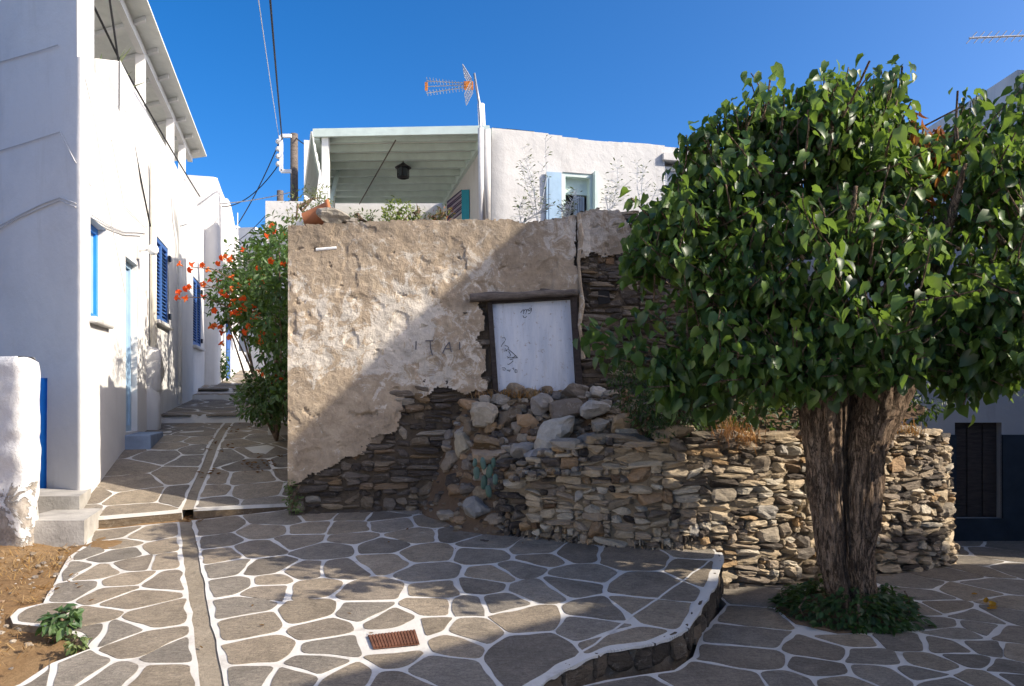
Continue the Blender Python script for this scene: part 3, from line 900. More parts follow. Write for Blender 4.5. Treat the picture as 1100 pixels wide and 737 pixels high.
# agave in a pot behind the parapet
ap = Wm.pt(S0 + 2.05, 5.5, -.42)
ag_ = thing('potted_agave', 'spiky agave in a pot behind the terrace parapet of the left house', 'plant', tuple(ap - V((0, 0, .56))))
mb = MB(); mb.lathe(ap - V((0, 0, .56)), [(.13, -.5), (.15, 0), (.17, .3), (.18, .32), (.15, .32), (.14, .28)], 14); mb.build('pot', M['terracotta'], ag_, True)
mb = MB(); rr = random.Random(11)
for i in range(18):
    an = i * 2.4; L = rr.uniform(.55, .95); d = V((math.cos(an), math.sin(an), rr.uniform(.5, 2.2))).normalized()
    p = ap - V((0, 0, .26)); q = p + d * L; s = d.cross(V((0, 0, 1))).normalized() * .045
    b = len(mb.v); mid = p.lerp(q, .45)
    mb.v.extend([tuple(p - s * .8), tuple(p + s * .8), tuple(mid + s), tuple(mid - s), tuple(q), tuple(mid - V((0, 0, .035)))])
    cc = (.30, .34, .20) if rr.random() < .5 else (.16, .22, .11)
    for f in ((0, 1, 2, 3), (3, 2, 4), (0, 5, 1), (0, 3, 5), (1, 5, 2), (3, 4, 5), (2, 5, 4)): mb.face(tuple(b + k for k in f), 0, cc)
mb.build('leaves', M['leaf2'], ag_)

# --- house at the far end of the alley
fh = thing('whitewashed_house', 'distant whitewashed house closing the alley behind the orange flowers', 'house', (-9, 27, 2.4))
e0, e1 = at(196, 400, 27), at(335, 400, 27)
W3 = Wall([(e0.x, 27), (e1.x, 26.2)], 1.8, 7.75, [(2.1, 3.6, 4.7, 6.7, .3)], seed=9, step=.6)
mb = MB(); W3.make(mb, 0, lambda d: 7.9 - .12 * d); mb.build('wall', M['white'], fh, True)
mb = MB(); W3.panel(mb, 2.1, 3.6, 4.7, 6.7, -.3, 0, .02); w = mb.build('window', M['dark'], fh)
mb = MB()
for i in range(14):
    t = i / 14; W3.panel(mb, 2.15 + 1.0 * t, 2.15 + 1.0 * (t + 1 / 14), 5.2, 6.65, -.2 + .03 * math.sin(i * 2.2), 0, .02)
mb.build('curtain', M['cloth_beige'], w)
mb = MB(); mb.bar(W3.pt(1.7, 6.85, .15), W3.pt(4.4, 6.85, .15), .05); mb.build('rail', M['white_paint'], fh)
mb = MB(); W3.panel(mb, 1.5, 4.4, 4.45, 4.65, -.1, 0, .8); mb.build('balcony', M['white_old'], fh)

# low whitewashed wall, pots and blue planter at the top of the alley
def AP(u, v): p = ground_at(u, v, az); return V((p.x, p.y, az(p.x, p.y)))
lw = AP(243, 399)
g_ = MB(); g_.obox(lw - NA * .5, NA * 1.05, DA * .3, V((0, 0, .62))); g_.obox(lw + NA * .45 + DA * .05, NA * .3, DA * .25, V((0, 0, .3)))
o = bevel(g_.build('garden_wall', M['white']), .05, 3); tag(o, 'low stepped whitewashed wall where the alley bends', 'wall')
bp = AP(265, 392)
pl = thing('planter', 'small blue grey stand with pots at the top of the alley', 'planter', tuple(bp))
mb = MB()
for i in (0, 1):
    for j in (0, 1): mb.bar(bp + NA * (i * .55) + DA * j * .3, bp + NA * (i * .55) + DA * j * .3 + V((0, 0, .75)), .06)
mb.build('frame', M['pale_blue'], pl)
for z in (.25, .7):
    mb = MB(); mb.obox(bp - NA * .05 + V((0, 0, z)) - DA * .03, NA * .68, DA * .38, V((0, 0, .05))); mb.build('shelf', M['pale_blue'], pl)
mb = MB()
for k in range(3): mb.lathe(bp + NA * (.08 + .22 * k) + DA * .15 + V((0, 0, .75)), [(.06, 0), (.09, .16), (.10, .17)], 10)
mb.build('pot', M['white_old'], pl, True)
mb = MB(); rr = random.Random(8)
for k in range(150):
    p = bp + NA * rr.uniform(-.1, .65) + DA * rr.uniform(0, .3) + V((0, 0, .92 + abs(rr.gauss(0, .16))))
    leaf(mb, p, rsph(rr), V((0, 0, 1)), .10, .07, green(rr), .2, .2, False)
mb.build('leaves', M['leaf2'], pl)
wp_ = AP(239, 411)
pot = thing('potted_shrub', 'small green plant standing at the foot of the alley wall', 'plant', tuple(wp_))
mb = MB()
for k in range(160):
    p = wp_ + V((0, 0, .1)) + V((rr.gauss(0, .1), rr.gauss(0, .1), abs(rr.gauss(.25, .25)))); leaf(mb, p, rsph(rr), V((0, 0, 1)), .1, .07, green(rr), .2, .2, False)
mb.build('leaves', M['leaf2'], pot)
mb = MB(); mb.tube([wp_, wp_ + V((.02, 0, .4))], [.015, .008], 6); mb.build('stem', M['old_wood'], pot)

# --- wall stump on the left with peeling whitewash, and the concrete steps
pb = MB()
def pil():
    x0, x1, y0, y1, z0, z1 = -6.2, -4.04, 6.15, 6.46, .1, 1.93
    n = 26
    path = [(x0, y0)]; rad = .12
    for k in range(7): path.append((x1 - rad + rad * math.sin(k * math.pi / 12), y0 + rad - rad * math.cos(k * math.pi / 12)))
    for k in range(7): path.append((x1 - rad + rad * math.cos(k * math.pi / 12), y1 - rad + rad * math.sin(k * math.pi / 12)))
    path.append((x0, y1))
    pts = []
    for i in range(len(path) - 1):
        a, b = V(path[i]), V(path[i + 1]); m = max(1, int((b - a).length / .06))
        pts += [a.lerp(b, j / m) for j in range(m)]
    pts.append(V(path[-1])); N = len(pts) - 1; Z = 40
    def f(i, j):
        z = z0 + (z1 - z0) * min(j, Z) / Z; p = pts[i]
        e = max(0, (z - (z1 - .1)) / .1); c = V((-5, (y0 + y1) / 2)); q = p.lerp(V((p.x, c.y)), .0)
        k = math.sqrt(max(0, 1 - e * e)); q = V((p.x - (1 - k) * .1 * (p.x > -4.1), c.y + (p.y - c.y) * (1 - .28 * (1 - k))))
        w = .02 * fbm((p.x, p.y, z), 2.3, 3) + .01 * fbm((p.x, p.y, z), 9, 5)
        if z < 1.25: w -= .03 * max(0, fbm((p.x, p.y, z), 3.0, 8) + .15)
        d = V((0, -1)) if p.y < y0 + .05 else (V((1, 0)) if p.x > x1 - .06 else V((0, 1)))
        q = q + d * w
        return (q.x, q.y + (-4.04 - q.x) * .34, z)
    pb.grid(f, N, Z)
    for i in range(N // 2): pb.poly([f(i, Z), f(i + 1, Z), f(N - i - 1, Z), f(N - i, Z)])
pil()
o = pb.build('wall_stump', M['peel'], smooth=True); tag(o, 'short whitewashed wall end with peeling plaster beside the blue door', 'wall')
for (x0, y0, x1, y1, z1, lab) in ((-4.0, 6.32, -3.63, 7.0, .54, 'broad lower concrete step against the peeling wall end'), (-4.75, 6.92, -4.02, 7.5, .665, 'upper concrete step right under the blue door')):
    mb = MB(); 
    def sfn(i, j): return (x0 + (x1 - x0) * i / 8, y0 + (y1 - y0) * j / 8, z1)
    mb.poly([(x0 - .25, y0, .1), (x1, y0, .1), (x1 - .22, y1, .1), (x0 - .25, y1, .1)][::-1]); 
    P = [(x0 - .25, y0), (x1, y0), (x1 - .22, y1), (x0 - .25, y1)]
    for i in range(4):
        a, b = P[i], P[(i + 1) % 4]; mb.poly([(*a, .1), (*b, .1), (*b, z1), (*a, z1)])
    mb.poly([(*p, z1) for p in P])
    o = bevel(mb.build('step', M['concrete']), .018, 3); tag(o, lab, 'step')

# ============================================================ HOUSE BEHIND THE RUIN
th = thing('terrace_house', 'whitewashed house with a pale green canopy behind the ruined wall', 'house', (0, 11.5, 2.5))
fr = V((-.35, 11.2)); fd = V((.970, .2425)); sd_ = V((-.254, .967))
T4 = lambda u: ((u - 550) / 800 * 11.2 + .35) / (.970 - (u - 550) / 800 * .2425)
W4 = Wall([tuple(fr + sd_ * 4.2), tuple(fr + sd_ * .05), tuple(fr + fd * .05), tuple(fr + fd * 5.4)], 2.0, 5.63, seed=3)
S4 = W4.L[2] - .05
def s4(u): return S4 + T4(u)
def z4(u, v): p = fr + fd * T4(u); return EYE + (CV - v) / F * p.y
win = (s4(604), s4(638), 4.05, z4(610, 185), .22); win2 = (s4(714), s4(735), z4(720, 201), z4(720, 172), .18)
W4.op = [win, win2]
mb = MB(); W4.make(mb, 0, lambda d: 5.63 - .02 * max(0, d - S4) + .02 * math.sin(d * 3) * (d > S4)); mb.build('wall', M['white_old'], th, True)
mb = MB(); mb.obox(V((*(fr + fd * .1 + sd_ * .2), 5.2)), V((*fd, 0)) * 5.2, V((*sd_, 0)) * 4, V((0, 0, .12))); mb.build('roof', M['white_old'], th)
mb = MB(); rect_frame(W4, mb, win[0], win[1], win[2], win[3], -.2, .06, .18); w = mb.build('window', M['mint'], th)
mb = MB(); W4.panel(mb, win[0] + .06, win[1] - .06, win[2], win[3] - .28, -.21, 0, .02); mb.build('pane', M['dark'], w)
mb = MB(); W4.panel(mb, win[0] + .06, win[1] - .06, win[3] - .30, win[3] - .06, -.2, 0, .06); mb.build('transom', M['mint'], w)
mb = MB(); cu0, cu1 = win[0] + .24, win[1] - .1
for i in range(9):
    a = cu0 + (cu1 - cu0) * i / 9; W4.panel(mb, a, a + (cu1 - cu0) / 9, win[2] + .02, win[3] - .32, -.17 + .02 * (i % 2), 0, .01)
mb.build('curtain', M['curtain'], w)
mb = MB(); W4.panel(mb, win[0] - .27, win[0] - .03, 4.0, win[3] - .03, .02, 0, .035); W4.panel(mb, win[0] - .23, win[0] - .07, 4.1, win[3] - .13, .055, 0, .008); mb.build('shutter', M['pale_blue'], w)
mb = MB(); W4.panel(mb, win[1] - .02, win[1] + .035, 4.0, win[3] + .02, .0, 0, .10); mb.build('shutter', M['mint'], w)
mb = MB(); rect_frame(W4, mb, win2[0] + .0, win2[1], win2[2], win2[3] - .08, -.14, .045, .06); w = mb.build('window', M['white_paint'], th)
mb = MB(); W4.panel(mb, win2[0] + .04, win2[1] - .04, win2[2] + .04, win2[3] - .12, -.16, 0, .01); mb.build('pane', M['curtain'], w)
mb = MB(); W4.panel(mb, win2[0] - .05, win2[1] + .05, win2[3] - .02, win2[3] + .09, 0.0, 0, .07); W4.panel(mb, win2[0] - .02, win2[1] + .02, win2[2] - .04, win2[2], -.05, 0, .09); mb.build('sill', M['white_old'], w)
# canopy
FL, FR_, BL, BR = at(337, 141, 11.2), at(526, 137.5, 11.2), at(352, 213, 15), at(479, 213, 15)
mb = MB(); nb = 22
for i in range(nb):
    a, b = i / nb, (i + .985) / nb
    p0, p1 = FL.lerp(FR_, 0).lerp(BL, a), FR_.lerp(BR, a); q0, q1 = FL.lerp(BL, b), FR_.lerp(BR, b)
    mb.poly([p0, p1, q1, q0]); up = V((0, 0, .03)); mb.poly([p0 + up, q0 + up, q1 + up, p1 + up]); mb.poly([p0, p0 + up, p1 + up, p1])
ca = mb.build('canopy', M['mint_light'], th)
mb = MB()
for i in range(9):
    f = .05 + .93 * i / 8; mb.bar(FL.lerp(BL, f) - V((0, 0, .06)), FR_.lerp(BR, f) - V((0, 0, .06)), .07, .11)
mb.build('rafter', M['mint'], ca)
mb = MB(); mb.bar(FL - V((0, .03, .04)), FR_ - V((0, .03, .04)), .05, .12); mb.bar(FR_ - V((.03, 0, .07)), BR - V((.03, 0, .07)), .08, .14); mb.bar(FL - V((-.05, 0, .07)), BL - V((-.05, 0, .07)), .08, .12); mb.build('canopy_beam', M['mint'], ca)
mb = MB(); mb.bar(at(425, 141, 11.22) - V((0, 0, .135)), at(386, 212, 14.9) - V((0, 0, .135)), .014, .014); mb.build('cable_clip', M['old_wood'], ca)
p = at(350, 145, 11.25)
mb = MB(); mb.obox(V((p.x - .05, 11.2, 2.9)), V((.1, 0, 0)), V((0, .1, 0)), V((0, 0, p.z - 2.9))); mb.build('post', M['mint_light'], th)
q = at(356, 200, 14.6); mb = MB(); mb.obox(V((q.x - .05, 14.6, 2.9)), V((.1, 0, 0)), V((0, .1, 0)), V((0, 0, 2.6))); mb.build('post', M['mint_light'], th)
mb = MB(); mb.bar(V((p.x, 11.28, 4.2)), V((p.x - .2, 12.9, 5.5)), .06); mb.build('brace', M['mint'], th)
# drop panel hanging along the outer side of the canopy
mb = MB(); A, B = at(335, 141, 11.25), at(348, 150, 13.2); C_, D_ = at(327, 208, 11.9), at(339, 216, 13.4)
for i in range(7):
    a, b = i / 7, (i + .92) / 7
    P_ = [A.lerp(B, a), A.lerp(B, b), C_.lerp(D_, b), C_.lerp(D_, a)]; dv = V((-.02, 0, .0))
    mb.poly(P_); mb.poly([x + dv for x in P_][::-1])
    for k in range(4): mb.poly([P_[k], P_[(k + 1) % 4], P_[(k + 1) % 4] + dv, P_[k] + dv])
mb.build('side_awning', M['mint_light'], th)
# back wall under the canopy + terrace floor
mb = MB(); mb.obox(V((-5.0, 15.1, 1.8)), V((5, .3, 0)), V((0, .25, 0)), V((0, 0, 3.75))); mb.build('back_wall', M['white'], th)
mb = MB(); mb.obox(V((-3.6, 10.9, 2.75)), V((3.3, 0, 0)), V((-1, 4.2, 0)), V((0, 0, .15))); mb.build('terrace_floor', M['concrete'], th)
# corner pipes, little chimney pipe
mb = MB(); c0 = at(517, 237, 11.05); mb.tube([V((c0.x, 11.05, 3.6)), at(516.5, 138, 11.05)], .045, 8); mb.tube([at(523, 237, 11.1), at(523, 140, 11.1)], .06, 8); mb.build('downpipe', M['white_old'], th, True)
mb = MB(); mb.tube([at(518, 139, 11.4), at(516.5, 112, 11.4)], .055, 10); mb.build('chimney_pipe', M['white_paint'], th, True)
# door leaf and striped curtain under the canopy
mb = MB(); p = at(499, 236, 12.6); mb.obox(V((p.x - .05, 12.6, 2.9)), V((.13, -.02, 0)), V((0, .05, 0)), V((0, 0, at(500, 204, 12.6).z - 2.9))); mb.build('door_leaf', M['turquoise'], th)
sc_ = MB()
for i in range(12):
    c = [(.06, .05, .10), (.35, .30, .36), (.10, .06, .12)][i % 3]
    zt = at(490, 212, 13).z + .10 - .035 * i
    a = V((at(480, 220, 13).x, 13, zt - .13 - .035 * 0)); sc_.poly([a + V((0, 0, -.08)), a + V((.26, 0, .14)), a + V((.26, 0, .17)), a + V((0, 0, -.045))], 0, c)
t_ = NT('striped_cloth'); t_.fin(t_.attr(), .9); o = sc_.build('striped_cloth', t_.mat); tag(o, 'dark striped cloth hanging beside the turquoise door leaf', 'cloth')
# hanging lantern
lp = at(433, 168, 12.5)
ln = thing('hanging_lantern', 'black iron lantern hanging under the pale green canopy', 'lantern', tuple(lp))
mb = MB(); mb.lathe(lp + V((0, 0, .11)), [(.06, .03), (.06, 0), (.01, -.03)], 12); mb.tube([lp + V((0, 0, .1)), lp - V((0, 0, .1))], .008, 6); mb.build('chain', M['iron'], ln)
mb = MB(); mb.lathe(lp - V((0, 0, .1)), [(.01, 0), (.05, -.03), (.14, -.09), (.13, -.10), (.02, -.10)], 12); mb.build('cap', M['iron'], ln)
mb = MB(); mb.lathe(lp - V((0, 0, .2)), [(.09, 0), (.085, -.14)], 12); mb.build('lamp_glass', M['glass'], ln)
mb = MB(); mb.lathe(lp - V((0, 0, .34)), [(.09, .0), (.1, -.02), (.05, -.04)], 12)
for k in range(4): mb.tube([lp + V((.095 * math.cos(k * 1.57), .095 * math.sin(k * 1.57), -.2)), lp + V((.095 * math.cos(k * 1.57), .095 * math.sin(k * 1.57), -.35))], .008, 5)
mb.build('base', M['iron'], ln)
# house behind the vine, left of the canopy
vh = thing('whitewashed_house', 'narrow whitewashed house showing just left of the green canopy', 'house', (-4.6, 16, 2))
mb = MB(); p0, p1 = at(328, 230, 16), at(350, 230, 16)
W6 = Wall([wl(2.5, 14.5).xy, wl(2.5, 7).xy, (p0.x, 16 - .1), (p1.x + 1.5, 16.4)][2:], 1.2, 7.2, seed=12)
W6.make(mb, 0, lambda d: at(335, 152, 16).z, .9); mb.build('wall', M['white'], vh, True)
mb = MB(); mb.obox(V((p0.x, 16.02, at(330, 157, 16).z - .35)), V((2, .4, 0)), V((0, 3, 0)), V((0, 0, .12))); mb.build('roof', M['white_old'], vh)

# ============================================================ DARK HOUSE ON THE RIGHT
dh = thing('dado_house', 'shaded white house with a dark navy dado and low doorway behind the tree', 'house', (5, 8.2, 0))
u0, y_ = 1018, 8.2
dx0, dx1 = at(1026, 500, 8.2).x, at(1076, 500, 8.2).x
ztop, zbot = at(1050, 454, 8.2).z, at(1050, 557, 8.2).z
zd = at(1050, 467, 8.2).z
W5 = Wall([(3.6, 12.5), (3.6, 8.2), (9.4, 8.2)], -.1, 3.35, [(4.3 + dx0 - 3.6, 4.3 + dx1 - 3.6, zbot, ztop, .1)], seed=6)
mb = MB(); W5.make(mb, 0); mb.build('wall', M['shaded_white'], dh, True)
mb = MB()
for a, b in ((3.55, dx0), (dx1, 9.4)):
    mb.obox(V((a, 8.175, -.1)), V((b - a, 0, 0)), V((0, .05, 0)), V((0, 0, zd + .1)))
mb.obox(V((dx0, 8.175, -.1)), V((dx1 - dx0, 0, 0)), V((0, .05, 0)), V((0, 0, zbot + .1)))
mb.build('dado', M['navy'], dh)
mb = MB(); W5.panel(mb, 4.3 + dx0 - 3.6 - .02, 4.3 + dx1 - 3.6 + .02, zbot - .02, ztop + .02, -.12, 0, .03); d_ = mb.build('door', M['frame_wood'], dh)
mb = MB()
for i in range(3):
    a = 4.3 + dx0 - 3.6; w = (dx1 - dx0) / 3; W5.panel(mb, a + i * w + .01, a + (i + 1) * w - .01, zbot + .02, ztop - .02, -.09, 0, .015)
mb.build('plank', M['frame_wood'], d_)
mb = MB(); mb.obox(V((3.7, 8.25, 3.05)), V((5.6, 0, 0)), V((0, 4.2, 0)), V((0, 0, .12))); mb.build('roof', M['white_old'], dh)
# taller house right of the frame, its wing shows behind the tree
rh = thing('whitewashed_house', 'tall whitewashed house on the right, one pale wing rising behind the tree', 'house', (8, 8, 0))
mb = MB(); W7 = Wall([(7.06, 18), (7.06, 10.4), (13, 10.9)], 0, 6.15, seed=15, step=.5); W7.make(mb, 0); mb.build('wall', M['white_old'], rh, True)
mb = MB(); mb.obox(V((7.2, 10.6, 5.7)), V((5.5, .45, 0)), V((0, 7, 0)), V((0, 0, .12))); mb.build('roof', M['white_old'], rh)
EH = 8.0
W8 = Wall([(7.4, 10.3), (7.4, 6.6), (14, 6.4), (14, 10.3)], 0, EH, [(5.2, 6.1, 1.2, 2.5, .15), (8.2, 9.1, 4.4, 5.7, .15)], seed=18, step=.5)
mb = MB(); W8.make(mb, 0); mb.build('front_wall', M['white'], rh, True)
mb = MB(); mb.poly([(7.5, 6.7, EH - .35), (13.9, 6.5, EH - .35), (13.9, 10.3, EH - .35), (7.5, 10.3, EH - .35)]); mb.build('terrace', M['white_old'], rh)
# unseen room on beams, added to cast the slanting shadow on the ruin
PJ = [(6.46, 6.9), (6.46, 6.30), (6.78, 5.61), (7.07, 5.0), (7.66, 4.26), (9.4, 4.3), (9.4, 6.62)]
W10 = Wall(PJ, 6.62, EH + .003, [], seed=19, step=.5); mb = MB(); W10.make(mb, 0); mb.poly([(x, y, 6.62) for x, y in PJ]); mb.poly([(x, y, EH - .2) for x, y in PJ]); mb.build('shadow_caster_room', M['white'], rh)
for x in (7.3, 8.2, 9.2):
    mb = MB(); mb.bar((x, 5.9, 6.56), (x, 6.6, 6.56), .10); mb.build('beam', M['old_wood'], rh)
for o_ in W8.op:
    mb = MB(); rect_frame(W8, mb, *o_[:4], -.14, .06, .05); w = mb.build('window', M['blue_paint'], rh)
    mb = MB(); W8.panel(mb, *o_[:4], -.15, 0, .01); mb.build('pane', M['glass'], w)
# unseen house beside the camera, outline shaped to shade the lower paving
nh = thing('whitewashed_house', 'unseen whitewashed house at the near right, shaped to shade the square, with brown door', 'house', (7, 1, 0))
NH = [(13, -4), (13, 4.95), (10.3, 4.9), (8.87, 3.83), (7.58, 2.99), (6.08, 1.91), (4.6, .86), (4.6, -4)]
W9 = Wall(NH, 0, 5.0, [(19.9, 20.8, .1, 2.2, .2), (21.7, 22.5, 1.1, 2.3, .2), (21.7, 22.5, 3.3, 4.4, .2)], seed=21, step=.5)
# face outwards: the path runs round the house with the outside on its right
mb = MB(); W9.make(mb, 0); mb.build('wall', M['white'], nh, True)
mb = MB(); mb.poly([(4.7, -4, 4.7), (12.9, -4, 4.7), (12.9, 4.8, 4.7), (10.2, 4.8, 4.7), (8.8, 3.7, 4.7), (4.7, .9, 4.7)]); mb.build('roof', M['white_old'], nh)
for i, o_ in enumerate(W9.op):
    mb = MB(); rect_frame(W9, mb, *o_[:4], -.19, .06, .05); w = mb.build('door' if i == 0 else 'window', M['old_wood'] if i == 0 else M['blue_paint'], nh)
    mb = MB(); W9.panel(mb, *o_[:4], -.2, 0, .01); mb.build('panel' if i == 0 else 'pane', M['old_wood'] if i == 0 else M['glass'], w)

# unseen house added left of the camera to throw sunlight back into the shade
for nm, lab, PT, hh, ops_ in (('whitewashed_house', 'unseen whitewashed house added left of the square to bounce sunlight, with two green windows', [(-5.6, 2.9), (-5.2, -7), (-12, -7), (-12, 2.9), (-5.6, 2.9)][::-1], 5.4, [(8.2, 9.1, 1.2, 2.4, .15), (11.2, 12.1, 1.2, 2.4, .15)]),):
    hb = thing(nm, lab, 'house', (PT[1][0], PT[1][1], 0))
    Wb = Wall(PT, -.4, hh, [], seed=30, step=.8); mb = MB(); Wb.make(mb, 0); mb.build('wall', M['white'], hb, True)
    mb = MB(); mb.poly([(p[0], p[1], hh - .3) for p in PT[:4]]); mb.build('roof', M['white_old'], hb)
    for o_ in ops_:
        mb = MB(); rect_frame(Wb, mb, *o_[:4], .0, .07, .04); w = mb.build('window', M['mint'], hb)
        mb = MB(); Wb.panel(mb, *o_[:4], -.01, 0, .02); mb.build('pane', M['glass'], w)
# ============================================================ THE RUIN
RL = V((-2.19, 7.30, 0)); RF = V((.9887, .15, 0)); RN = V((.15, -.9887, 0))
def rw(x, z, n=0.0): return RL + RF * x + RN * n + V((0, 0, z))
def px(u, v):
    du, dv = (u - CU) / F, (CV - v) / F
    t = (RL.x * .15 - RL.y * .9887) / (du * .15 - .9887)
    p = V((du * t, t, 0)) - RL
    return p.dot(RF), EYE + dv * t
def pl(lst): return [px(*q) for q in lst]
ruin = thing('ruined_house', 'roofless old stone house front with crumbling brown plaster and a boarded door', 'ruin', tuple(RL + V((0, 0, .4))))
XW = 5.6
topline = pl([(310, 243), (340, 241), (380, 239), (430, 237), (480, 236), (520, 236), (548, 236), (560, 240), (585, 236), (612, 232), (622, 228), (640, 224), (664, 226), (676, 245), (690, 262), (715, 270), (760, 278), (800, 290), (850, 300), (900, 310)])
def ztopf(x):
    for (a, b), (c, d) in zip(topline, topline[1:]):
        if x <= c: return b + (d - b) * max(0, x - a) / (c - a)
    return topline[-1][1]
door = pl([(523, 326), (618, 318), (624, 430), (530, 436)])
door_o = pl([(518, 318), (624, 314), (632, 436), (524, 438)])
# where the plaster survives
pm1 = pl([(300, 200), (618, 200), (619, 300), (616, 322), (512, 328), (519, 340), (522, 354), (511, 362), (520, 374), (525, 392), (514, 402), (530, 415), (505, 421), (470, 418), (438, 428), (432, 446), (428, 462), (400, 470), (392, 482), (372, 492), (340, 507), (322, 516), (300, 524)])
pm2 = pl([(622, 200), (680, 200), (690, 262), (668, 268), (650, 276), (636, 270), (622, 276)])
def masked(x, z):
    x2 = x + .05 * noise.noise(V((x * 5, z * 5, 1))) + .025 * noise.noise(V((x * 17, z * 17, 2)))
    z2 = z + .05 * noise.noise(V((x * 5, z * 5, 7))) + .03 * noise.noise(V((x * 15, z * 15, 9)))
    if inside(door_o, x, z): return False
    return inside(pm1, x2, z2) or inside(pm2, x2, z2)
# core
mb = MB()
nx = 60
for i in range(nx):
    a, b = XW * i / nx, XW * (i + 1) / nx
    P = [rw(a, .1), rw(b, .1), rw(b, ztopf(b) - .03), rw(a, ztopf(a) - .03)]; mb.poly(P)
    Q = [rw(a, ztopf(a) - .03), rw(b, ztopf(b) - .03), rw(b, ztopf(b) - .06, -.45), rw(a, ztopf(a) - .06, -.45)]; mb.poly(Q)
    mb.poly([rw(b, .1, -.45), rw(a, .1, -.45), rw(a, ztopf(a) - .06, -.45), rw(b, ztopf(b) - .06, -.45)])
core = mb.build('core', M['mortar'], ruin)
for p in core.data.color_attributes['Col'].data: p.color = (.16, .125, .09, 1)
# masonry stones where the plaster has fallen
rs = random.Random(21); mb = MB()
dk = pl([(310, 560), (310, 515), (480, 430), (500, 400), (520, 330), (535, 420), (500, 470), (500, 560)])
for x0, x1, z0, z1 in pack(XW, lambda x: .36, lambda x: min(ztopf(x), 3.6), rs, (.03, .08), (.10, .42), .14):
    xc, zc = (x0 + x1) / 2, (z0 + z1) / 2
    if inside(door_o, xc, zc): continue
    if all(masked(xx, zz) for xx in (x0 - .04, xc, x1 + .04) for zz in (z0 - .04, zc, z1 + .04)): continue
    w, h = (x1 - x0) / 2, (z1 - z0) / 2
    if h > .05: colr = pick(rs, PAL_R if rs.random() < .5 else PAL)
    else: colr = pick(rs, PAL_D if rs.random() < .75 else PAL)
    ti = rs.gauss(0, .05); A = (RF * math.cos(ti) + V((0, 0, math.sin(ti)))) * (w * rs.uniform(.96, 1.04)); C = V((0, 0, 1)) * (h * rs.uniform(.82, .98))
    dp = rs.uniform(.045, .075)
    add_stone(mb, rw(xc, zc, rs.uniform(-.045, -.012)), A, RN * dp, C, rs, colr, 5, .24, 5 if h > .05 else 2)
mb.build('masonry', M['schist'], ruin)
# plaster skin
st = .017; nxp, nzp = int(3.75 / st), int(3.4 / st)
mb = MB(); lime = pl([(345, 330), (400, 300), (455, 290), (520, 300), (560, 330), (500, 420), (440, 440), (360, 470), (330, 430)])
Mk = [[masked(i * st + st / 2, .2 + j * st + st / 2) and .2 + j * st + st < ztopf(i * st) + .02 * noise.noise(V((i * .31, 1, 1))) for i in range(nxp)] for j in range(nzp)]
hol = pl([(585, 243), (600, 239), (604, 246), (588, 250)])
def relief(x, z):
    f = .016 * fbm((x, z, 0), 1.7, 2, 3) + .011 * fbm((x, z, 0), 6.5, 5, 4)
    k = fbm((x, z, 0), 3.1, 31, 3)
    if k > .22: f -= min(.012, (k - .22) * .1)      # a flake of the upper coat is gone
    k = fbm((x + .1 * noise.noise(V((x * 2, z * 2, 0))), z * 1.3, .37), 6.3, 77.3, 4)
    if k > .62: f -= min(.022, (k - .62) * .12)        # pits
    return f
grid = {}
def gv(i, j):
    if (i, j) not in grid:
        x, z = i * st, .2 + j * st; grid[(i, j)] = len(mb.v)
        jx, jz = (.45 * st * noise.noise(V((i * 7.31, j * 5.17, k_))) for k_ in (.3, 8.8)); x += jx * 1.6 if i > 0 else 0; z += jz * 1.6; mb.v.append(tuple(rw(x, min(z, ztopf(x) + .0), .048 + relief(x, z))))
    return grid[(i, j)]
cpl = px(430, 370)
for j in range(nzp):
    for i in range(nxp):
        if not Mk[j][i]: continue
        x, z = i * st, .2 + j * st
        lm = .40 + .65 * fbm((x, z, 0), 1.1, 50, 2) + (.55 * math.exp(-((x - cpl[0]) / .8) ** 2 - ((z - cpl[1]) / .6) ** 2))
        pa = min(1, max(0, .25 + .9 * (z - 2.75) + .5 * fbm((x, z, 0), .9, 60, 2))) + (.5 if x > 3.02 else 0)
        mb.face((gv(i, j), gv(i + 1, j), gv(i + 1, j + 1), gv(i, j + 1)), 0, (max(0, min(1, lm)), max(0, min(1, pa)), 0))
        for (di, dj, e0, e1) in ((-1, 0, (i, j + 1), (i, j)), (1, 0, (i + 1, j), (i + 1, j + 1)), (0, -1, (i, j), (i + 1, j)), (0, 1, (i + 1, j + 1), (i, j + 1))):
            ii, jj = i + di, j + dj
            if 0 <= ii < nxp and 0 <= jj < nzp and Mk[jj][ii]: continue
            a, b = gv(*e0), gv(*e1); pa_, pb_ = V(mb.v[a]) - RN * .07, V(mb.v[b]) - RN * .07
            k = len(mb.v); mb.v.append(tuple(pa_)); mb.v.append(tuple(pb_)); mb.face((b, a, k, k + 1), 0, (0, .6, 0))
mb.build('plaster', M['plaster'], ruin)
# left return of the wall along the alley
mb = MB()
def lf(i, j):
    d = 4.6 * i / 90; z = .3 + 2.96 * j / 60
    p = RL + DA * d + RN * .03 + V((0, 0, z)); w = .02 * fbm((d, z, 3), 2, 5) + .01 * fbm((d, z, 3), 8, 5)
    return p + NA * (.035 - w * min(1, d * 3))
mb.grid(lf, 90, 60, 0, (.4, .35, 0)); 
for i in range(90): mb.poly([lf(i, 60), lf(i + 1, 60), lf(i + 1, 60) + NA * .5, lf(i, 60) + NA * .5], 0, (.2, .6, 0))
mb.build('side_wall', M['plaster'], ruin)
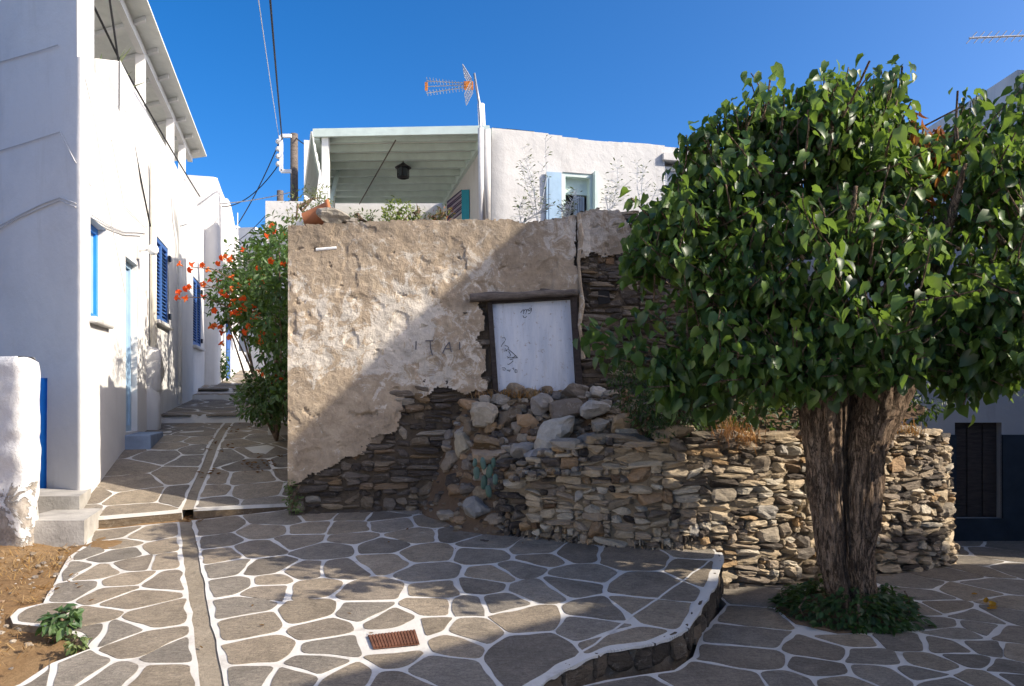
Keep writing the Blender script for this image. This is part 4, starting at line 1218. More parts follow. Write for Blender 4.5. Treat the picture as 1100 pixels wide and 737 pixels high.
# broken edge of plaster standing like a rib beside the door
mb = MB(); e = [px(u, v) for u, v in ((620, 231), (622, 255), (621, 280), (622, 305), (623, 328), (622, 350), (624, 372), (624, 386))]
mb.tube([rw(x + .012 * math.sin(i * 2.1), z, .055) for i, (x, z) in enumerate(e)], [.022 + .009 * math.sin(i * 1.9) for i in range(len(e))], 7, 0, (.45, .1, 0)); mb.build('plaster_rib', M['plaster'], ruin)
# earth roof of the ruin behind the parapet
mb = MB()
def rf(i, j):
    x, d = XW * i / 30, .3 + 3.4 * j / 20; p = rw(x, 0, -d); p.z = min(ztopf(x), 3.34) - .10 + .05 * fbm(p, 2, 4); return p
mb.grid(rf, 30, 20); mb.build('roof', M['earth'], ruin, True)
# lintel, door
lt = pl([(504, 321), (560, 318), (600, 316), (618, 316)]); mb = MB()
pts = [rw(x, z, .07) for x, z in lt]
def lint(i, j):
    f = i / 40; q = f * (len(pts) - 1); a = min(int(q), len(pts) - 2); c = pts[a].lerp(pts[a + 1], q - a)
    an = 2 * math.pi * j / 14; hh = .042 * (1 + .25 * noise.noise(V((f * 4, 0, 3)))) * (1 - .3 * f); w = 1 + .16 * noise.noise(V((f * 7, math.cos(an) * 1.5, math.sin(an) * 1.5)))
    cs, sn = math.cos(an), math.sin(an); q4 = (abs(cs) ** 4 + abs(sn) ** 4) ** .25
    return c + RN * (.06 * w * cs / q4) + V((0, 0, hh * w * sn / q4 + .012 * noise.noise(V((f * 5, 9, 9)))))
mb.grid(lint, 40, 14); mb.poly([lint(0, j) for j in range(14)][::-1]); mb.poly([lint(40, j) for j in range(14)])
mb.build('lintel', M['old_wood'], ruin, True)
def quadbox(mb, q, n0, n1, m=0):
    """prism on the facade from a pixel quadrilateral"""
    P = [px(*p) for p in q]; A = [rw(x, z, n0) for x, z in P]; B = [rw(x, z, n1) for x, z in P]
    mb.poly(B[::-1] if (B[1] - B[0]).cross(B[2] - B[1]).dot(RN) < 0 else B)
    for i in range(4): mb.poly([A[i], A[(i + 1) % 4], B[(i + 1) % 4], B[i]])
mb = MB(); quadbox(mb, [(528, 326), (615, 321), (622, 440), (535, 440)], -.02, .012); dpn = mb.build('door', M['panel'], ruin)
mb = MB()
quadbox(mb, [(523, 326), (528, 325), (536, 440), (530.5, 440)], -.02, .06); mb.build('door_frame', M['frame_wood'], dpn)
mb = MB(); quadbox(mb, [(612, 320), (618, 319), (626, 440), (619, 440)], -.02, .06); mb.build('door_frame', M['frame_wood'], dpn)
mb = MB(); quadbox(mb, [(526, 323), (616, 318), (616, 322), (526, 327)], -.02, .05); mb.build('door_frame', M['frame_wood'], dpn)
# scribbles on the boarded door: "m9" at the top, loose strokes lower left
def scribble(strokes, n, r_=.0032):
    mb = MB()
    for s in strokes:
        mb.tube([rw(*px(u, v), n) for u, v in s], r_, 5)
    return mb
sx = lambda pts: [(500 + x / 5.67, 300 + y / 5.67) for x, y in pts]
STR = [sx([(335, 205), (345, 190), (352, 184), (354, 200), (351, 212)]), sx([(354, 196), (363, 185), (370, 184), (371, 198), (366, 212)]), sx([(371, 194), (378, 184), (384, 186), (383, 196)]),
       sx([(400, 178), (390, 176), (383, 186), (388, 194), (398, 184), (401, 178), (399, 195), (392, 208), (380, 212)]), sx([(350, 222), (353, 234), (364, 235), (372, 226)]),
       sx([(222, 358), (238, 357), (243, 368), (236, 382), (222, 398), (217, 412)]), sx([(238, 405), (256, 408), (262, 420), (250, 432), (236, 440), (240, 420), (252, 440)]), sx([(258, 425), (285, 448), (316, 478)]), sx([(316, 478), (290, 480), (262, 478), (252, 470)]),
       sx([(262, 440), (275, 462), (255, 482)]), sx([(308, 466), (285, 478)]), sx([(268, 490), (285, 488), (288, 500), (262, 520), (254, 516)]), sx([(222, 540), (238, 540), (246, 548), (236, 555), (226, 550)]),
       sx([(252, 552), (262, 560), (272, 550), (268, 565)]), sx([(283, 545), (293, 540), (292, 552)]), sx([(300, 552), (312, 552), (314, 566), (302, 570), (300, 556)])]
scribble(STR, .0135).build('graffiti', M['black'], dpn)
# scratched capitals on the plaster
sg = lambda pts: [(300 + x / 3.685, 220 + y / 3.685) for x, y in pts]
STG = [sg([(541, 542), (540, 575)]), sg([(578, 540), (608, 540)]), sg([(596, 541), (598, 570), (606, 598)]), sg([(645, 590), (658, 562), (672, 545)]), sg([(672, 545), (676, 570), (680, 585)]), sg([(656, 572), (676, 570)]), sg([(712, 545), (712, 575)])]
mb = MB()
for s in STG: mb.tube([rw(x, z, .058 + relief(x, z)) for x, z in (px(*q) for q in s)], .0062, 5)
t_ = NT('charcoal'); mb.build('graffiti', t_.fin((.13, .12, .125), .9), ruin)
mb = MB(); a, b = px(340, 269), px(362, 267); mb.tube([rw(a[0] + (b[0] - a[0]) * i / 5, a[1] + (b[1] - a[1]) * i / 5, .045 + relief(a[0] + (b[0] - a[0]) * i / 5, a[1])) for i in range(6)], .014, 6); mb.build('paint_mark', M['white_paint'], ruin)
# dark block standing in for the shade inside a hole beside the door
mb = MB()
quadbox(mb, [(641, 312), (653, 312), (654, 326), (642, 328)], -.02, .046); mb.build('hole_shade', M['dark'], ruin)

# ============================================================ LOW DRY STONE WALL
LWP = [V((-.13, 6.62, 0)), V((.86, 6.25, 0)), V((1.72, 6.18, 0)), V((2.6, 6.40, 0)), V((3.5, 6.72, 0)), V((4.08, 6.98, 0)), V((4.29, 7.32, 0)), V((4.24, 8.1, 0))]
def cr(P, t):
    n = len(P) - 1; i = min(int(t), n - 1); f = t - i
    a, b, c, d = P[max(i - 1, 0)], P[i], P[i + 1], P[min(i + 2, n)]
    return .5 * ((2 * b) + (c - a) * f + (2 * a - 5 * b + 4 * c - d) * f * f + (3 * b - a - 3 * c + d) * f ** 3)
LW = [cr(LWP, i / 40) for i in range(40 * (len(LWP) - 1) + 1)]
LS = [0]
for a, b in zip(LW, LW[1:]): LS.append(LS[-1] + (b - a).length)
LT = LS[-1]
def lwp(s, z=0, n=0):
    s = min(max(s, 0), LT - 1e-6); i = int(np.searchsorted(LS, s)) - 1; i = max(0, min(i, len(LW) - 2))
    a, b = LW[i], LW[i + 1]; d = (b - a).normalized(); lean = .05
    return a.lerp(b, (s - LS[i]) / (LS[i + 1] - LS[i])) + V((d.y, -d.x, 0)) * (n - lean * max(0, z)) + V((0, 0, z)), d, V((d.y, -d.x, 0))
def lwbase(s):
    p = lwp(s)[0]
    return (hz(p.x, p.y) - .03) if p.x < 1.64 else -.03
def lwtop(s):
    p = lwp(s)[0]; u = 550 + p.x / p.y * 800
    for (a, b), (c, d) in zip(LTOP, LTOP[1:]):
        if u <= c: v = b + (d - b) * max(0, u - a) / (c - a); break
    else: v = LTOP[-1][1]
    return EYE + (425 - v) / 800 * p.y
LTOP = [(520, 500), (560, 497), (600, 482), (640, 476), (700, 474), (760, 472), (860, 474), (905, 468), (960, 462), (1005, 468), (1030, 478)]
lwall = thing('low_stone_wall', 'low curved dry stone wall of thin schist slabs behind the tree trunk', 'stone wall', (1.66, 6.4, .3))
mb = MB(); nS = 160
for i in range(nS):
    a, b = LT * i / nS, LT * (i + 1) / nS
    za, zb, ta, tb = lwbase(a) - .2, lwbase(b) - .2, lwtop(a) - .04, lwtop(b) - .04
    P = lambda s, z, n: lwp(s, z, n)[0]
    mb.poly([P(a, za, -.024), P(b, zb, -.024), P(b, tb, -.024), P(a, ta, -.024)], 0, (.36, .29, .20))
    mb.poly([P(a, ta, -.03), P(b, tb, -.03), P(b, tb, -.45), P(a, ta, -.45)], 0, (.18, .14, .10))
    mb.poly([P(b, zb, -.45), P(a, za, -.45), P(a, ta, -.45), P(b, tb, -.45)], 0, (.18, .14, .10))
P = lambda s, z, n: lwp(s, z, n)[0]
mb.poly([P(0, .1, -.45), P(0, .1, -.03), P(0, lwtop(0) - .04, -.03), P(0, lwtop(0) - .04, -.45)], 0, (.2, .16, .11))
mb.build('mortar', M['mortar'], lwall)
mb = MB(); rs = random.Random(33)
for x0, x1, z0, z1 in pack(LT, lwbase, lambda s: lwtop(s) + .01, rs, (.022, .075), (.06, .30), .16):
    xc, zc = (x0 + x1) / 2, (z0 + z1) / 2; w, h = (x1 - x0) / 2, (z1 - z0) / 2
    p, d, n_ = lwp(xc, zc, rs.uniform(-.048, -.026)); u = 550 + p.x / p.y * 800
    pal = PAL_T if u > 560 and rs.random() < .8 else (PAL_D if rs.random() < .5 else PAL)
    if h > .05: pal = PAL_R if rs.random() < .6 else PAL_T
    ti = rs.gauss(0, .10)
    A = (d * math.cos(ti) + V((0, 0, math.sin(ti)))) * (w * rs.uniform(1.0, 1.1)); C = V((0, 0, 1)) * (h * rs.uniform(.92, 1.1))
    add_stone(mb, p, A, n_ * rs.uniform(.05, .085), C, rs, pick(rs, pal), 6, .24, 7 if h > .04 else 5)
# quoins on the open left end
z = lwbase(0)
while z < lwtop(0) - .02:
    h = rs.uniform(.03, .06)
    p, d, n_ = lwp(.0, z + h, -.24); add_stone(mb, p, d * .07, n_ * .24, V((0, 0, h)), rs, pick(rs, PAL_D), 6, .16, 2); z += 2 * h
mb.build('masonry', M['schist'], lwall)
for u, w, h, c in ((672, .20, .04, 0), (727, .17, .07, 1), (600, .15, .05, 2), (838, .20, .045, 1), (792, .12, .05, 2), (890, .17, .04, 1), (948, .14, .05, 0), (985, .13, .04, 2), (762, .13, .035, 0), (640, .1, .045, 1)):
    s = min((abs(550 + lwp(q)[0].x / lwp(q)[0].y * 800 - u), q) for q in [LT * i / 400 for i in range(380)])[1]
    mb = MB(); p, d, n_ = lwp(s, lwtop(s) + h * .7, -.10)
    add_stone(mb, p, d * w + V((0, 0, rs.uniform(-.015, .015))), n_ * .13, V((0, 0, h)), rs, [(.24, .20, .15), (.36, .28, .18), (.40, .35, .28)][c], 6, .18, 4)
    mb.build('capping_stone', M['rock'], lwall)

# ============================================================ EARTH MOUND AND RUBBLE
def smst(a, b, x): t = min(1, max(0, (x - a) / (b - a))); return t * t * (3 - 2 * t)
def mound(x, y):
    g = hz(x, y) if x < 1.7 else 0
    q = V((x, y, 0)) - RL; fx, dn = q.dot(RF), q.dot(RN)        # distance in front of the facade
    hi = 1.71 - .12 * smst(1.2, 3.2, x)
    front = 1.0 + .22 * smst(.3, 1.3, x)
    fy = 6.6 - .18 * min(1.8, max(0, x)) if x < 1.8 else 6.3
    t = min(1, max(0, (y - fy - .15) / 1.0))
    h = front + (hi - front) * smst(0, 1, t) - .07
    xl = -.62 + .5 * smst(7.55, 6.6, y)                          # left foot of the heap
    k = smst(xl - .42, xl + .25, x + .06 * noise.noise(V((x * 4, y * 4, 0))))
    if x < 0: k *= smst(6.5, 7.0, y)
    return g - .03 + (h - g + .03) * k + .03 * fbm((x, y, 0), 4, 2) * (k > .02)
mb = MB()
def mxy(i, j): return -1.25 + 5.3 * i / 130, 5.9 + 2.25 * j / 70
def in_front(i, j):
    x, y = mxy(i + .5, j + .5)
    if -1.3 < x < -.05 and y < 6.45: return True
    if x <= -.05: return False
    k = min(range(1, len(LW) - 1, 4), key=lambda q: (LW[q].x - x) ** 2 + (LW[q].y - y) ** 2)
    d = LW[k + 1] - LW[k - 1]
    return (V((x, y, 0)) - LW[k]).dot(V((d.y, -d.x, 0)).normalized()) > -.2
mb.grid(lambda i, j: (*mxy(i, j), mound(*mxy(i, j))), 130, 70, 0, (1, 1, 1), in_front)
mb.build('earth_mound', M['earth'], kind='structure', smooth=True)

def on_mound(u, v):
    y = 5.6
    while y < 8.2:
        p = at(u, v, y)
        if p.z <= mound(p.x, p.y): return p
        y += .01
    return None
rs = random.Random(5)
special = [  # u, v, half-width px, half-height px, colour, label
    (523, 445, 15, 12, (.42, .36, .27), 'pale buff squarish boulder at the left top of the rubble heap'),
    (596, 467, 21, 15, (.47, .43, .36), 'large pale triangular boulder in the middle of the rubble heap'),
    (609, 488, 12, 12, (.32, .22, .12), 'orange brown squarish stone just right below the large pale boulder'),
    (577, 491, 15, 9, (.32, .31, .30), 'grey angular stone just left below the large pale boulder'),
    (608, 441, 15, 13, (.20, .165, .13), 'round dark brown boulder behind the large pale boulder'),
    (635, 441, 17, 11, (.40, .38, .35), 'smooth pale grey wedge stone beside the dark round boulder'),
    (582, 435, 14, 11, (.30, .28, .26), 'grey mottled boulder left of the dark round boulder'),
    (668, 454, 11, 9, (.40, .30, .19), 'buff oval stone under the dark green bush'),
    (512, 545, 14, 12, (.30, .28, .25), 'rough grey boulder on the soil at the foot of the rubble heap'),
    (562, 483, 11, 9, (.36, .32, .27), 'tilted grey buff slab left of the grey angular stone'),
    (523, 490, 16, 9, (.36, .27, .18), 'broad tan block on the left slope of the rubble heap'),
    (498, 478, 8, 12, (.40, .34, .24), 'upright buff stone at the left edge of the rubble heap'),
    (521, 473, 14, 7, (.24, .17, .10), 'flat brown slab under the pale squarish boulder'),
    (630, 472, 12, 6, (.24, .22, .19), 'smooth grey oval cobble right of the large pale boulder'),
    (651, 474, 12, 6, (.25, .23, .20), 'grey brown oval cobble next to the flat coping slab'),
    (676, 469, 13, 8, (.38, .33, .25), 'pale wedge shaped stone on top of the low wall under the bush'),
]
placed = []
def put(u, v, wp, hp, col, cuts=7, label=None, group=None, yoff=0):
    p = on_mound(u, v + hp * .5)
    if p is None: return None
    y = p.y; a, h = wp / F * y, hp / F * y
    c = V(((u - CU) / F * y, y - a * .10 - yoff, EYE + (CV - v) / F * y))
    mb = MB(); an = rs.uniform(-.35, .35)
    add_stone(mb, (0, 0, 0), V((a * math.cos(an), .25 * a, a * math.sin(an) * .6)), V((-.15 * a, a * rs.uniform(.7, .95), 0)), V((-h * .25 * math.sin(an), 0, h)), rs, col, 4.5, .22, cuts, 5)
    o = mb.build('loose_stone', M['rock']); o.location = c
    tag(o, label or 'loose fieldstone lying in the rubble heap below the boarded door', 'stone', group)
    placed.append((u, v, (wp + hp) / 2)); return o
for u, v, a, h, c, l in special: put(u, v, a * 1.08, h * 1.08, tuple(min(.62, x * 1.25) for x in c), 8, l, None, .04)
n_ = 0
for _ in range(6000):
    if n_ > 100: break
    u, v = rs.uniform(478, 700), rs.uniform(405, 560)
    if u > 535 and v > 496: continue
    if u > 535 and v > 470 + (640 - u) * .25: continue
    if u < 530 and v < 425 and u < 505: continue
    if u < 500 and v < 440: continue
    wp = rs.choice((5, 6, 7, 8, 9, 10, 11, 12, 14)); hp = wp * rs.uniform(.45, .95)
    if any(math.hypot(u - a, (v - b) * 1.2) < (c + wp) * .78 for a, b, c in placed): continue
    x = on_mound(u, v)
    if x is None or x.z - hz(x.x, x.y) < .0: continue
    if u < 530 and v > 520 and rs.random() < .8: continue
    if put(u, v, wp, hp, pick(rs, PAL_R if rs.random() < .6 else PAL), 6, None, 'loose stones of the rubble heap'): n_ += 1
mb = MB()
for _ in range(1500):
    x, y = rs.uniform(-1.0, 2.2), rs.uniform(6.3, 7.7); z = mound(x, y)
    if z - hz(x, y) < .02 and rs.random() < .75: continue
    a = rs.uniform(.012, .045)
    add_stone(mb, (x, y, z + a * .2), V((a, 0, 0)), V((0, a * rs.uniform(.6, 1), 0)), V((rs.uniform(-.3, .3) * a, 0, a * rs.uniform(.4, .8))), rs, pick(rs, PAL), 4, .25, 4, 2)
mb.build('rubble', M['rock'], kind='stuff')
# rubble patch and stones on the ruin's top edge
tb = px(350, 238); rk = thing('rock_pile', 'pale split rock on the top left corner of the ruined wall', 'rock', tuple(rw(tb[0], tb[1], -.1)))
mb = MB(); add_stone(mb, rw(px(358, 234)[0], px(358, 234)[1] + .02, -.12), RF * .17, RN * .14, V((0, 0, .085)), rs, (.40, .36, .29), 4, .25, 7, 6); mb.build('stone', M['rock'], rk)
mb = MB(); add_stone(mb, rw(px(378, 238)[0], px(378, 238)[1] + .0, -.1), RF * .08, RN * .1, V((0, 0, .05)), rs, (.33, .29, .23), 4, .25, 5, 5); mb.build('stone', M['rock'], rk)
pt_ = thing('terracotta_pot', 'broken terracotta pot lying behind the pale rock on the ruined wall', 'pot', tuple(rw(px(333, 232)[0], px(333, 232)[1], -.2)))
mb = MB(); c = rw(px(322, 234)[0], px(330, 234)[1] + .04, -.28)
mb.lathe(c, [(.07, 0), (.075, .03), (.12, .25), (.145, .27), (.145, .30), (.125, .30), (.10, .2)], 18, 0, (1, 1, 1), tuple(RF + V((0, 0, .28)))); mb.build('pot', M['terracotta'], pt_, True)
mb = MB(); c = rw(px(352, 226)[0], px(352, 226)[1] + .01, -.24)
mb.lathe(c, [(.115, 0), (.135, .01), (.135, .035), (.11, .04)], 18, 0, (1, 1, 1), tuple(RF * .2 + V((0, 0, 1)))); mb.build('rim', M['terracotta'], pt_, True)
# metal drain cover
gc = [ground_at(u, v, hz) for u, v in ((395, 684), (446, 678), (451, 694), (401, 699))]
gr = thing('drain_cover', 'small rusty slotted metal drain cover set in the paving', 'drain cover', tuple(gc[0]))
up = V((0, 0, .008)); mb = MB(); mb.poly([p + up for p in gc][::-1] if (gc[1] - gc[0]).cross(gc[2] - gc[1]).z < 0 else [p + up for p in gc])
mb.build('plate', M['rust'], gr)
mb = MB()
for i in range(15):
    f = (i + .5) / 15; a, b = gc[3].lerp(gc[2], f), gc[0].lerp(gc[1], f); mb.bar(a.lerp(b, .06) + up * 1.6, a.lerp(b, .94) + up * 1.6, .014, .008)
mb.build('rib', M['rust'], gr)
# ============================================================ MULBERRY TREE
TB = V((2.47, 5.55, 0))
tree = thing('mulberry_tree', 'large leafy mulberry tree with a thick furrowed twin trunk in a paving pit', 'tree', tuple(TB))
mb = MB(); NR, NSG = 150, 170
def trunk(i, j):
    z = -.05 + 1.85 * j / NR; f = max(0, z) / 1.7; an = 2 * math.pi * i / NSG
    # two stems fused side by side, the right one flaring outwards at the top
    hw = np.interp(z, (-.05, .05, .36, .81, 1.19, 1.57, 1.8), (.15, .155, .185, .25, .285, .39, .46)); cx = np.interp(z, (-.05, .05, .36, .81, 1.19, 1.57, 1.8), (.08, .07, .01, .01, .03, .08, .10))
    sp = float(hw) * .50; rl = float(hw) * .50 - .006; rr_ = float(hw) * .56 - .006; cx = float(cx)
    ca, sa = math.cos(an), math.sin(an)
    def hit(ox, r):                                           # distance along the ray to a circle at ox
        b = ox * ca; c = ox * ox - r * r; dsc = b * b - c
        return b + math.sqrt(dsc) if dsc > 0 else 0
    a, b = hit(-sp, rl), hit(sp, rr_)
    m = max(a, b, .06); k = .02
    h = max(k - abs(a - b), 0) / k; rad = m + h * h * k * .12
    p3 = V((ca * 1.2, sa * 1.2, z * .35))
    tw = an + z * .35
    rad *= 1 + .10 * noise.noise(V((math.cos(tw) * 2.2, math.sin(tw) * 2.2, z * .9 + 4))) 
    rd = noise.noise(V((math.cos(tw) * 6.5, math.sin(tw) * 6.5, z * 1.1))); rad += .060 * (abs(rd) - .22)
    rd = noise.noise(V((math.cos(tw) * 15, math.sin(tw) * 15, z * 2.6))); rad += .030 * (abs(rd) - .2)
    rd = noise.noise(V((math.cos(tw) * 34, math.sin(tw) * 34, z * 9))); rad += .010 * (abs(rd) - .2)
    rad += .012 * noise.noise(V((ca * 6, sa * 6, z * 7)))
    kn = math.exp(-((an - 4.9) / .25) ** 2 - ((z - .36) / .07) ** 2) * .05 + math.exp(-((an - 4.3) / .2) ** 2 - ((z - 1.05) / .08) ** 2) * .04
    rad += kn
    bend = .008 * math.sin(z * 3.5)
    return (TB.x + cx + bend + rad * ca, TB.y + rad * sa * (1.05 if f < .7 else .95) + .05 * f, z)
mb.grid(trunk, NSG, NR)
mb.build('trunk', M['bark'], tree, True)
rt = random.Random(17)
def limb(p, d, L, r0, r1, curl=.3, n=9):
    pts = [V(p)]; d = V(d).normalized()
    for i in range(n):
        d = (d + V((rt.gauss(0, .09), rt.gauss(0, .09), curl * .12 + rt.gauss(0, .05)))).normalized(); pts.append(pts[-1] + d * L / n)
    return pts, [r0 + (r1 - r0) * i / n for i in range(n + 1)]
limbs = [((TB.x - .16, TB.y + .05, 1.55), (-.5, -.1, 1), 1.6, .15, .012), ((TB.x + .20, TB.y + .05, 1.5), (.62, -.35, .9), 1.25, .15, .012), ((TB.x + .02, TB.y + .12, 1.6), (-.05, .3, 1), 1.6, .10, .012),
         ((TB.x - .12, TB.y - .02, 1.6), (-.7, -.25, .8), 1.2, .09, .012), ((TB.x + .18, TB.y - .02, 1.6), (.35, -.55, 1), 1.7, .11, .012), ((TB.x - .05, TB.y + .05, 1.6), (-.15, -.35, 1), 1.6, .11, .012),
         ((TB.x + .3, TB.y + .05, 1.65), (.8, -.5, .9), 1.6, .10, .012), ((TB.x - .15, TB.y + .1, 1.6), (-.5, .3, .9), 1.3, .08, .012)]
for a in limbs:
    pts, rs_ = limb(*a); mb = MB(); mb.tube(pts, rs_, 12)
    o = mb.build('limb', M['bark'], tree, True)
# crown: blobs carry leafy shoots; (u, v, distance, radius m, shoots)
blobs = [(868, 235, 5.45, .92), (800, 300, 5.35, .6), (905, 300, 4.95, .6), (772, 272, 5.55, .68), (768, 365, 5.5, .58), (788, 190, 5.6, .6), (858, 165, 5.45, .66), (945, 165, 5.4, .66), (1015, 245, 5.0, .74), (1060, 345, 4.75, .55), (1135, 285, 4.6, .68),
         (1045, 195, 5.2, .62), (930, 350, 4.9, .58), (845, 370, 5.1, .54), (965, 215, 5.6, .66), (712, 285, 5.6, .42), (1090, 180, 5.2, .6), (880, 382, 5.15, .42), (1000, 380, 4.95, .45), (704, 350, 5.6, .34), (1110, 370, 4.5, .38), (740, 405, 5.5, .36), (730, 240, 5.6, .4), (820, 410, 5.3, .34), (930, 392, 5.0, .40), (1040, 392, 4.8, .36), (860, 395, 4.95, .34), (985, 360, 5.2, .5), (780, 410, 5.3, .36), (1075, 330, 4.7, .45), (955, 385, 4.75, .34)]
OUT = [(665,232),(690,222),(715,228),(728,205),(735,185),(738,150),(755,135),(765,120),(790,112),(800,95),(808,70),(822,68),(834,112),(850,96),(866,104),(880,64),(893,56),(905,66),(915,112),(933,122),(943,66),(958,60),(970,74),(974,125),(986,170),(1005,148),(1025,146),(1037,95),(1045,64),(1062,66),(1068,100),(1085,90),(1095,74),(1250,60),(1320,250),(1250,440),(1105,402),(1080,424),(1062,405),(1037,438),(1012,404),(988,418),(962,398),(932,414),(902,402),(872,422),(852,442),(826,430),(800,454),(776,440),(752,456),(737,430),(716,446),(700,415),(690,388),(650,397),(612,387),(610,360),(650,356),(685,350),(682,320),(670,290),(662,260)]
def seen(p):                # keeps the crown's own ragged outline: lobes, dips and the low bough by the door
    u, v = CU + p.x / p.y * F, CV - (p.z - EYE) / p.y * F
    q = V((p.x * 3.1, p.y * 2.2, p.z * 3.1))
    return inside(OUT, u + 30 * noise.noise(q) + 14 * noise.noise(q * 2.7), v + 26 * noise.noise(q + V((9, 4, 7))) + 12 * noise.noise(q * 2.7 + V((5, 5, 5))))
mb = MB(); tw = MB()
def leafcol():
    r_ = rt.random()
    if r_ < .2: return (.13, .22, .045)
    if r_ < .26: return (.22, .31, .06)
    return green(rt)
def shoot(p, d, L, n, size=(.05, .118), sag=.5, r0=.009):
    pts = [V(p)]; d = V(d).normalized(); m = 6
    if not seen(V(p)): return
    for i in range(m):
        d = (d + V((rt.gauss(0, .1), rt.gauss(0, .1), rt.gauss(.02, .06)))).normalized(); pts.append(pts[-1] + d * L / m)
    vis = [q for q in pts if seen(q)]
    if len(vis) > 1: tw.tube(vis, [r0 * (1 - .6 * i / m) for i in range(len(vis))], 4, 0, (1, 1, 1), False)
    ph = rt.uniform(0, 6.28)
    for i in range(n):
        f = (i + .4) / n; q = f * m; k = min(int(q), m - 1); c = pts[k].lerp(pts[k + 1], q - k); t = (pts[k + 1] - pts[k]).normalized()
        ph += 2.4; a = t.orthogonal().normalized(); b = t.cross(a); out = a * math.cos(ph) + b * math.sin(ph)
        if not seen(c): continue
        pet = out * .85 + t * .45 + V((0, 0, .15)); st_ = c + pet * rt.uniform(.04, .075)
        ld = (out * .6 + t * .15 + V((rt.gauss(0, .4), rt.gauss(0, .4), -sag - rt.uniform(-.25, .75)))).normalized()
        nm = (out * .75 + V((0, 0, .75)) + V((rt.gauss(0, .5), rt.gauss(0, .5), rt.gauss(0, .3))))
        Ls = rt.uniform(*size) * (.62 + .38 * math.sin(min(1, f * 1.1 + .12) * 2.6)); Ls = max(.05, Ls)
        leaf(mb, st_, ld, nm, Ls, Ls * rt.uniform(.66, .95), leafcol(), rt.uniform(.05, .65), rt.uniform(.05, .55))
for u, v, y, r_ in blobs:
    c = at(u, v, y)
    for _ in range(int(255 * r_ ** 2 + 26)):
        w = rsph(rt); w = w.normalized() * (w.length ** .45); q = max(.08, r_ - .30)
        p = c + V((w.x, w.y * .85, w.z)) * q
        nn_ = noise.noise(p * 2.0 + V((3, 0, 0)))
        f1 = noise.voronoi(p * 2.05 + V((1.7, 0, 4)))[0][0]          # leaves gather in sprays with dark gaps between
        if f1 > (.43 if p.y < 5.35 and p.z > 2.1 else .62): continue
        if nn_ < -.38: continue
        d = w.normalized() + V((0, 0, .6)); shoot(p, d, rt.uniform(.2, .42), rt.randint(7, 12))
for _ in range(125):
    u, v, y, r_ = rt.choice(blobs); c = at(u, v, y); w = rsph(rt).normalized(); w = (w + V((0, -.3, .35))).normalized()
    shoot(c + w * max(.1, r_ - .15), w + V((0, 0, .5)), rt.uniform(.4, .65), rt.randint(9, 14), (.06, .12))
for u, v0, v1, y in ((818, 150, 70, 5.6), (805, 160, 88, 5.7), (836, 150, 92, 5.8), (850, 140, 98, 5.5), (870, 130, 88, 5.7), (890, 130, 57, 5.5), (903, 135, 74, 5.6), (912, 140, 95, 5.6), (948, 150, 92, 5.4), (957, 145, 60, 5.4), (966, 150, 84, 5.5), (940, 160, 110, 5.6), (990, 165, 130, 5.7), (1010, 160, 128, 5.6),
                     (1035, 150, 96, 5.5), (1046, 150, 63, 5.5), (1056, 155, 84, 5.5), (1085, 170, 112, 5.4), (1094, 160, 72, 5.5), (1110, 160, 70, 5.5), (760, 170, 125, 5.8), (782, 165, 112, 5.8), (745, 180, 150, 5.8), (1130, 150, 60, 5.6), (740, 210, 160, 5.7)):
    p, q = at(u + rt.uniform(-6, 6), v0 + 30, y), at(u, v1 + 8, y)
    for k in range(2): shoot(p + V((.06 * k, .05 * k, 0)), q - p, (q - p).length * (1 - .12 * k), 20, (.07, .115))
for u0, v0, u1, v1, y, k in ((700, 385, 618, 372, 5.5, 18), (700, 380, 625, 366, 5.4, 14), (720, 400, 640, 388, 5.5, 14), (740, 420, 705, 440, 5.4, 12), (790, 425, 752, 448, 5.3, 14), (770, 400, 715, 436, 5.4, 14), (760, 410, 690, 420, 5.6, 12), (800, 412, 745, 432, 5.5, 12), (850, 405, 800, 425, 5.4, 10), (700, 260, 668, 235, 5.7, 12), (1040, 400, 1030, 430, 5.2, 8), (1080, 400, 1090, 418, 5.2, 8), (715, 300, 672, 285, 5.7, 12), (715, 340, 676, 350, 5.7, 12)):
    p, q = at(u0, v0, y), at(u1, v1, y); shoot(p, q - p, (q - p).length, k + 4, (.09, .135), .25)
crown = mb.build('crown', M['leaf'], tree, True)
tw.build('twigs', M['bark'], crown, True)
# withered patch in the crown
mb = MB(); c = at(985, 180, 5.35)
for _ in range(170):
    w = rsph(rt); p = c + V((w.x * .26, w.y * .25, w.z * .42)); leaf(mb, p, V((rt.gauss(0, .4), rt.gauss(0, .4), -1)), rsph(rt), rt.uniform(.05, .10), rt.uniform(.02, .05), rt.choice([(.26, .085, .03), (.20, .06, .025), (.33, .14, .04)]), .5, .5, False)
mb.build('withered_leaves', M['leaf_dry'], tree)
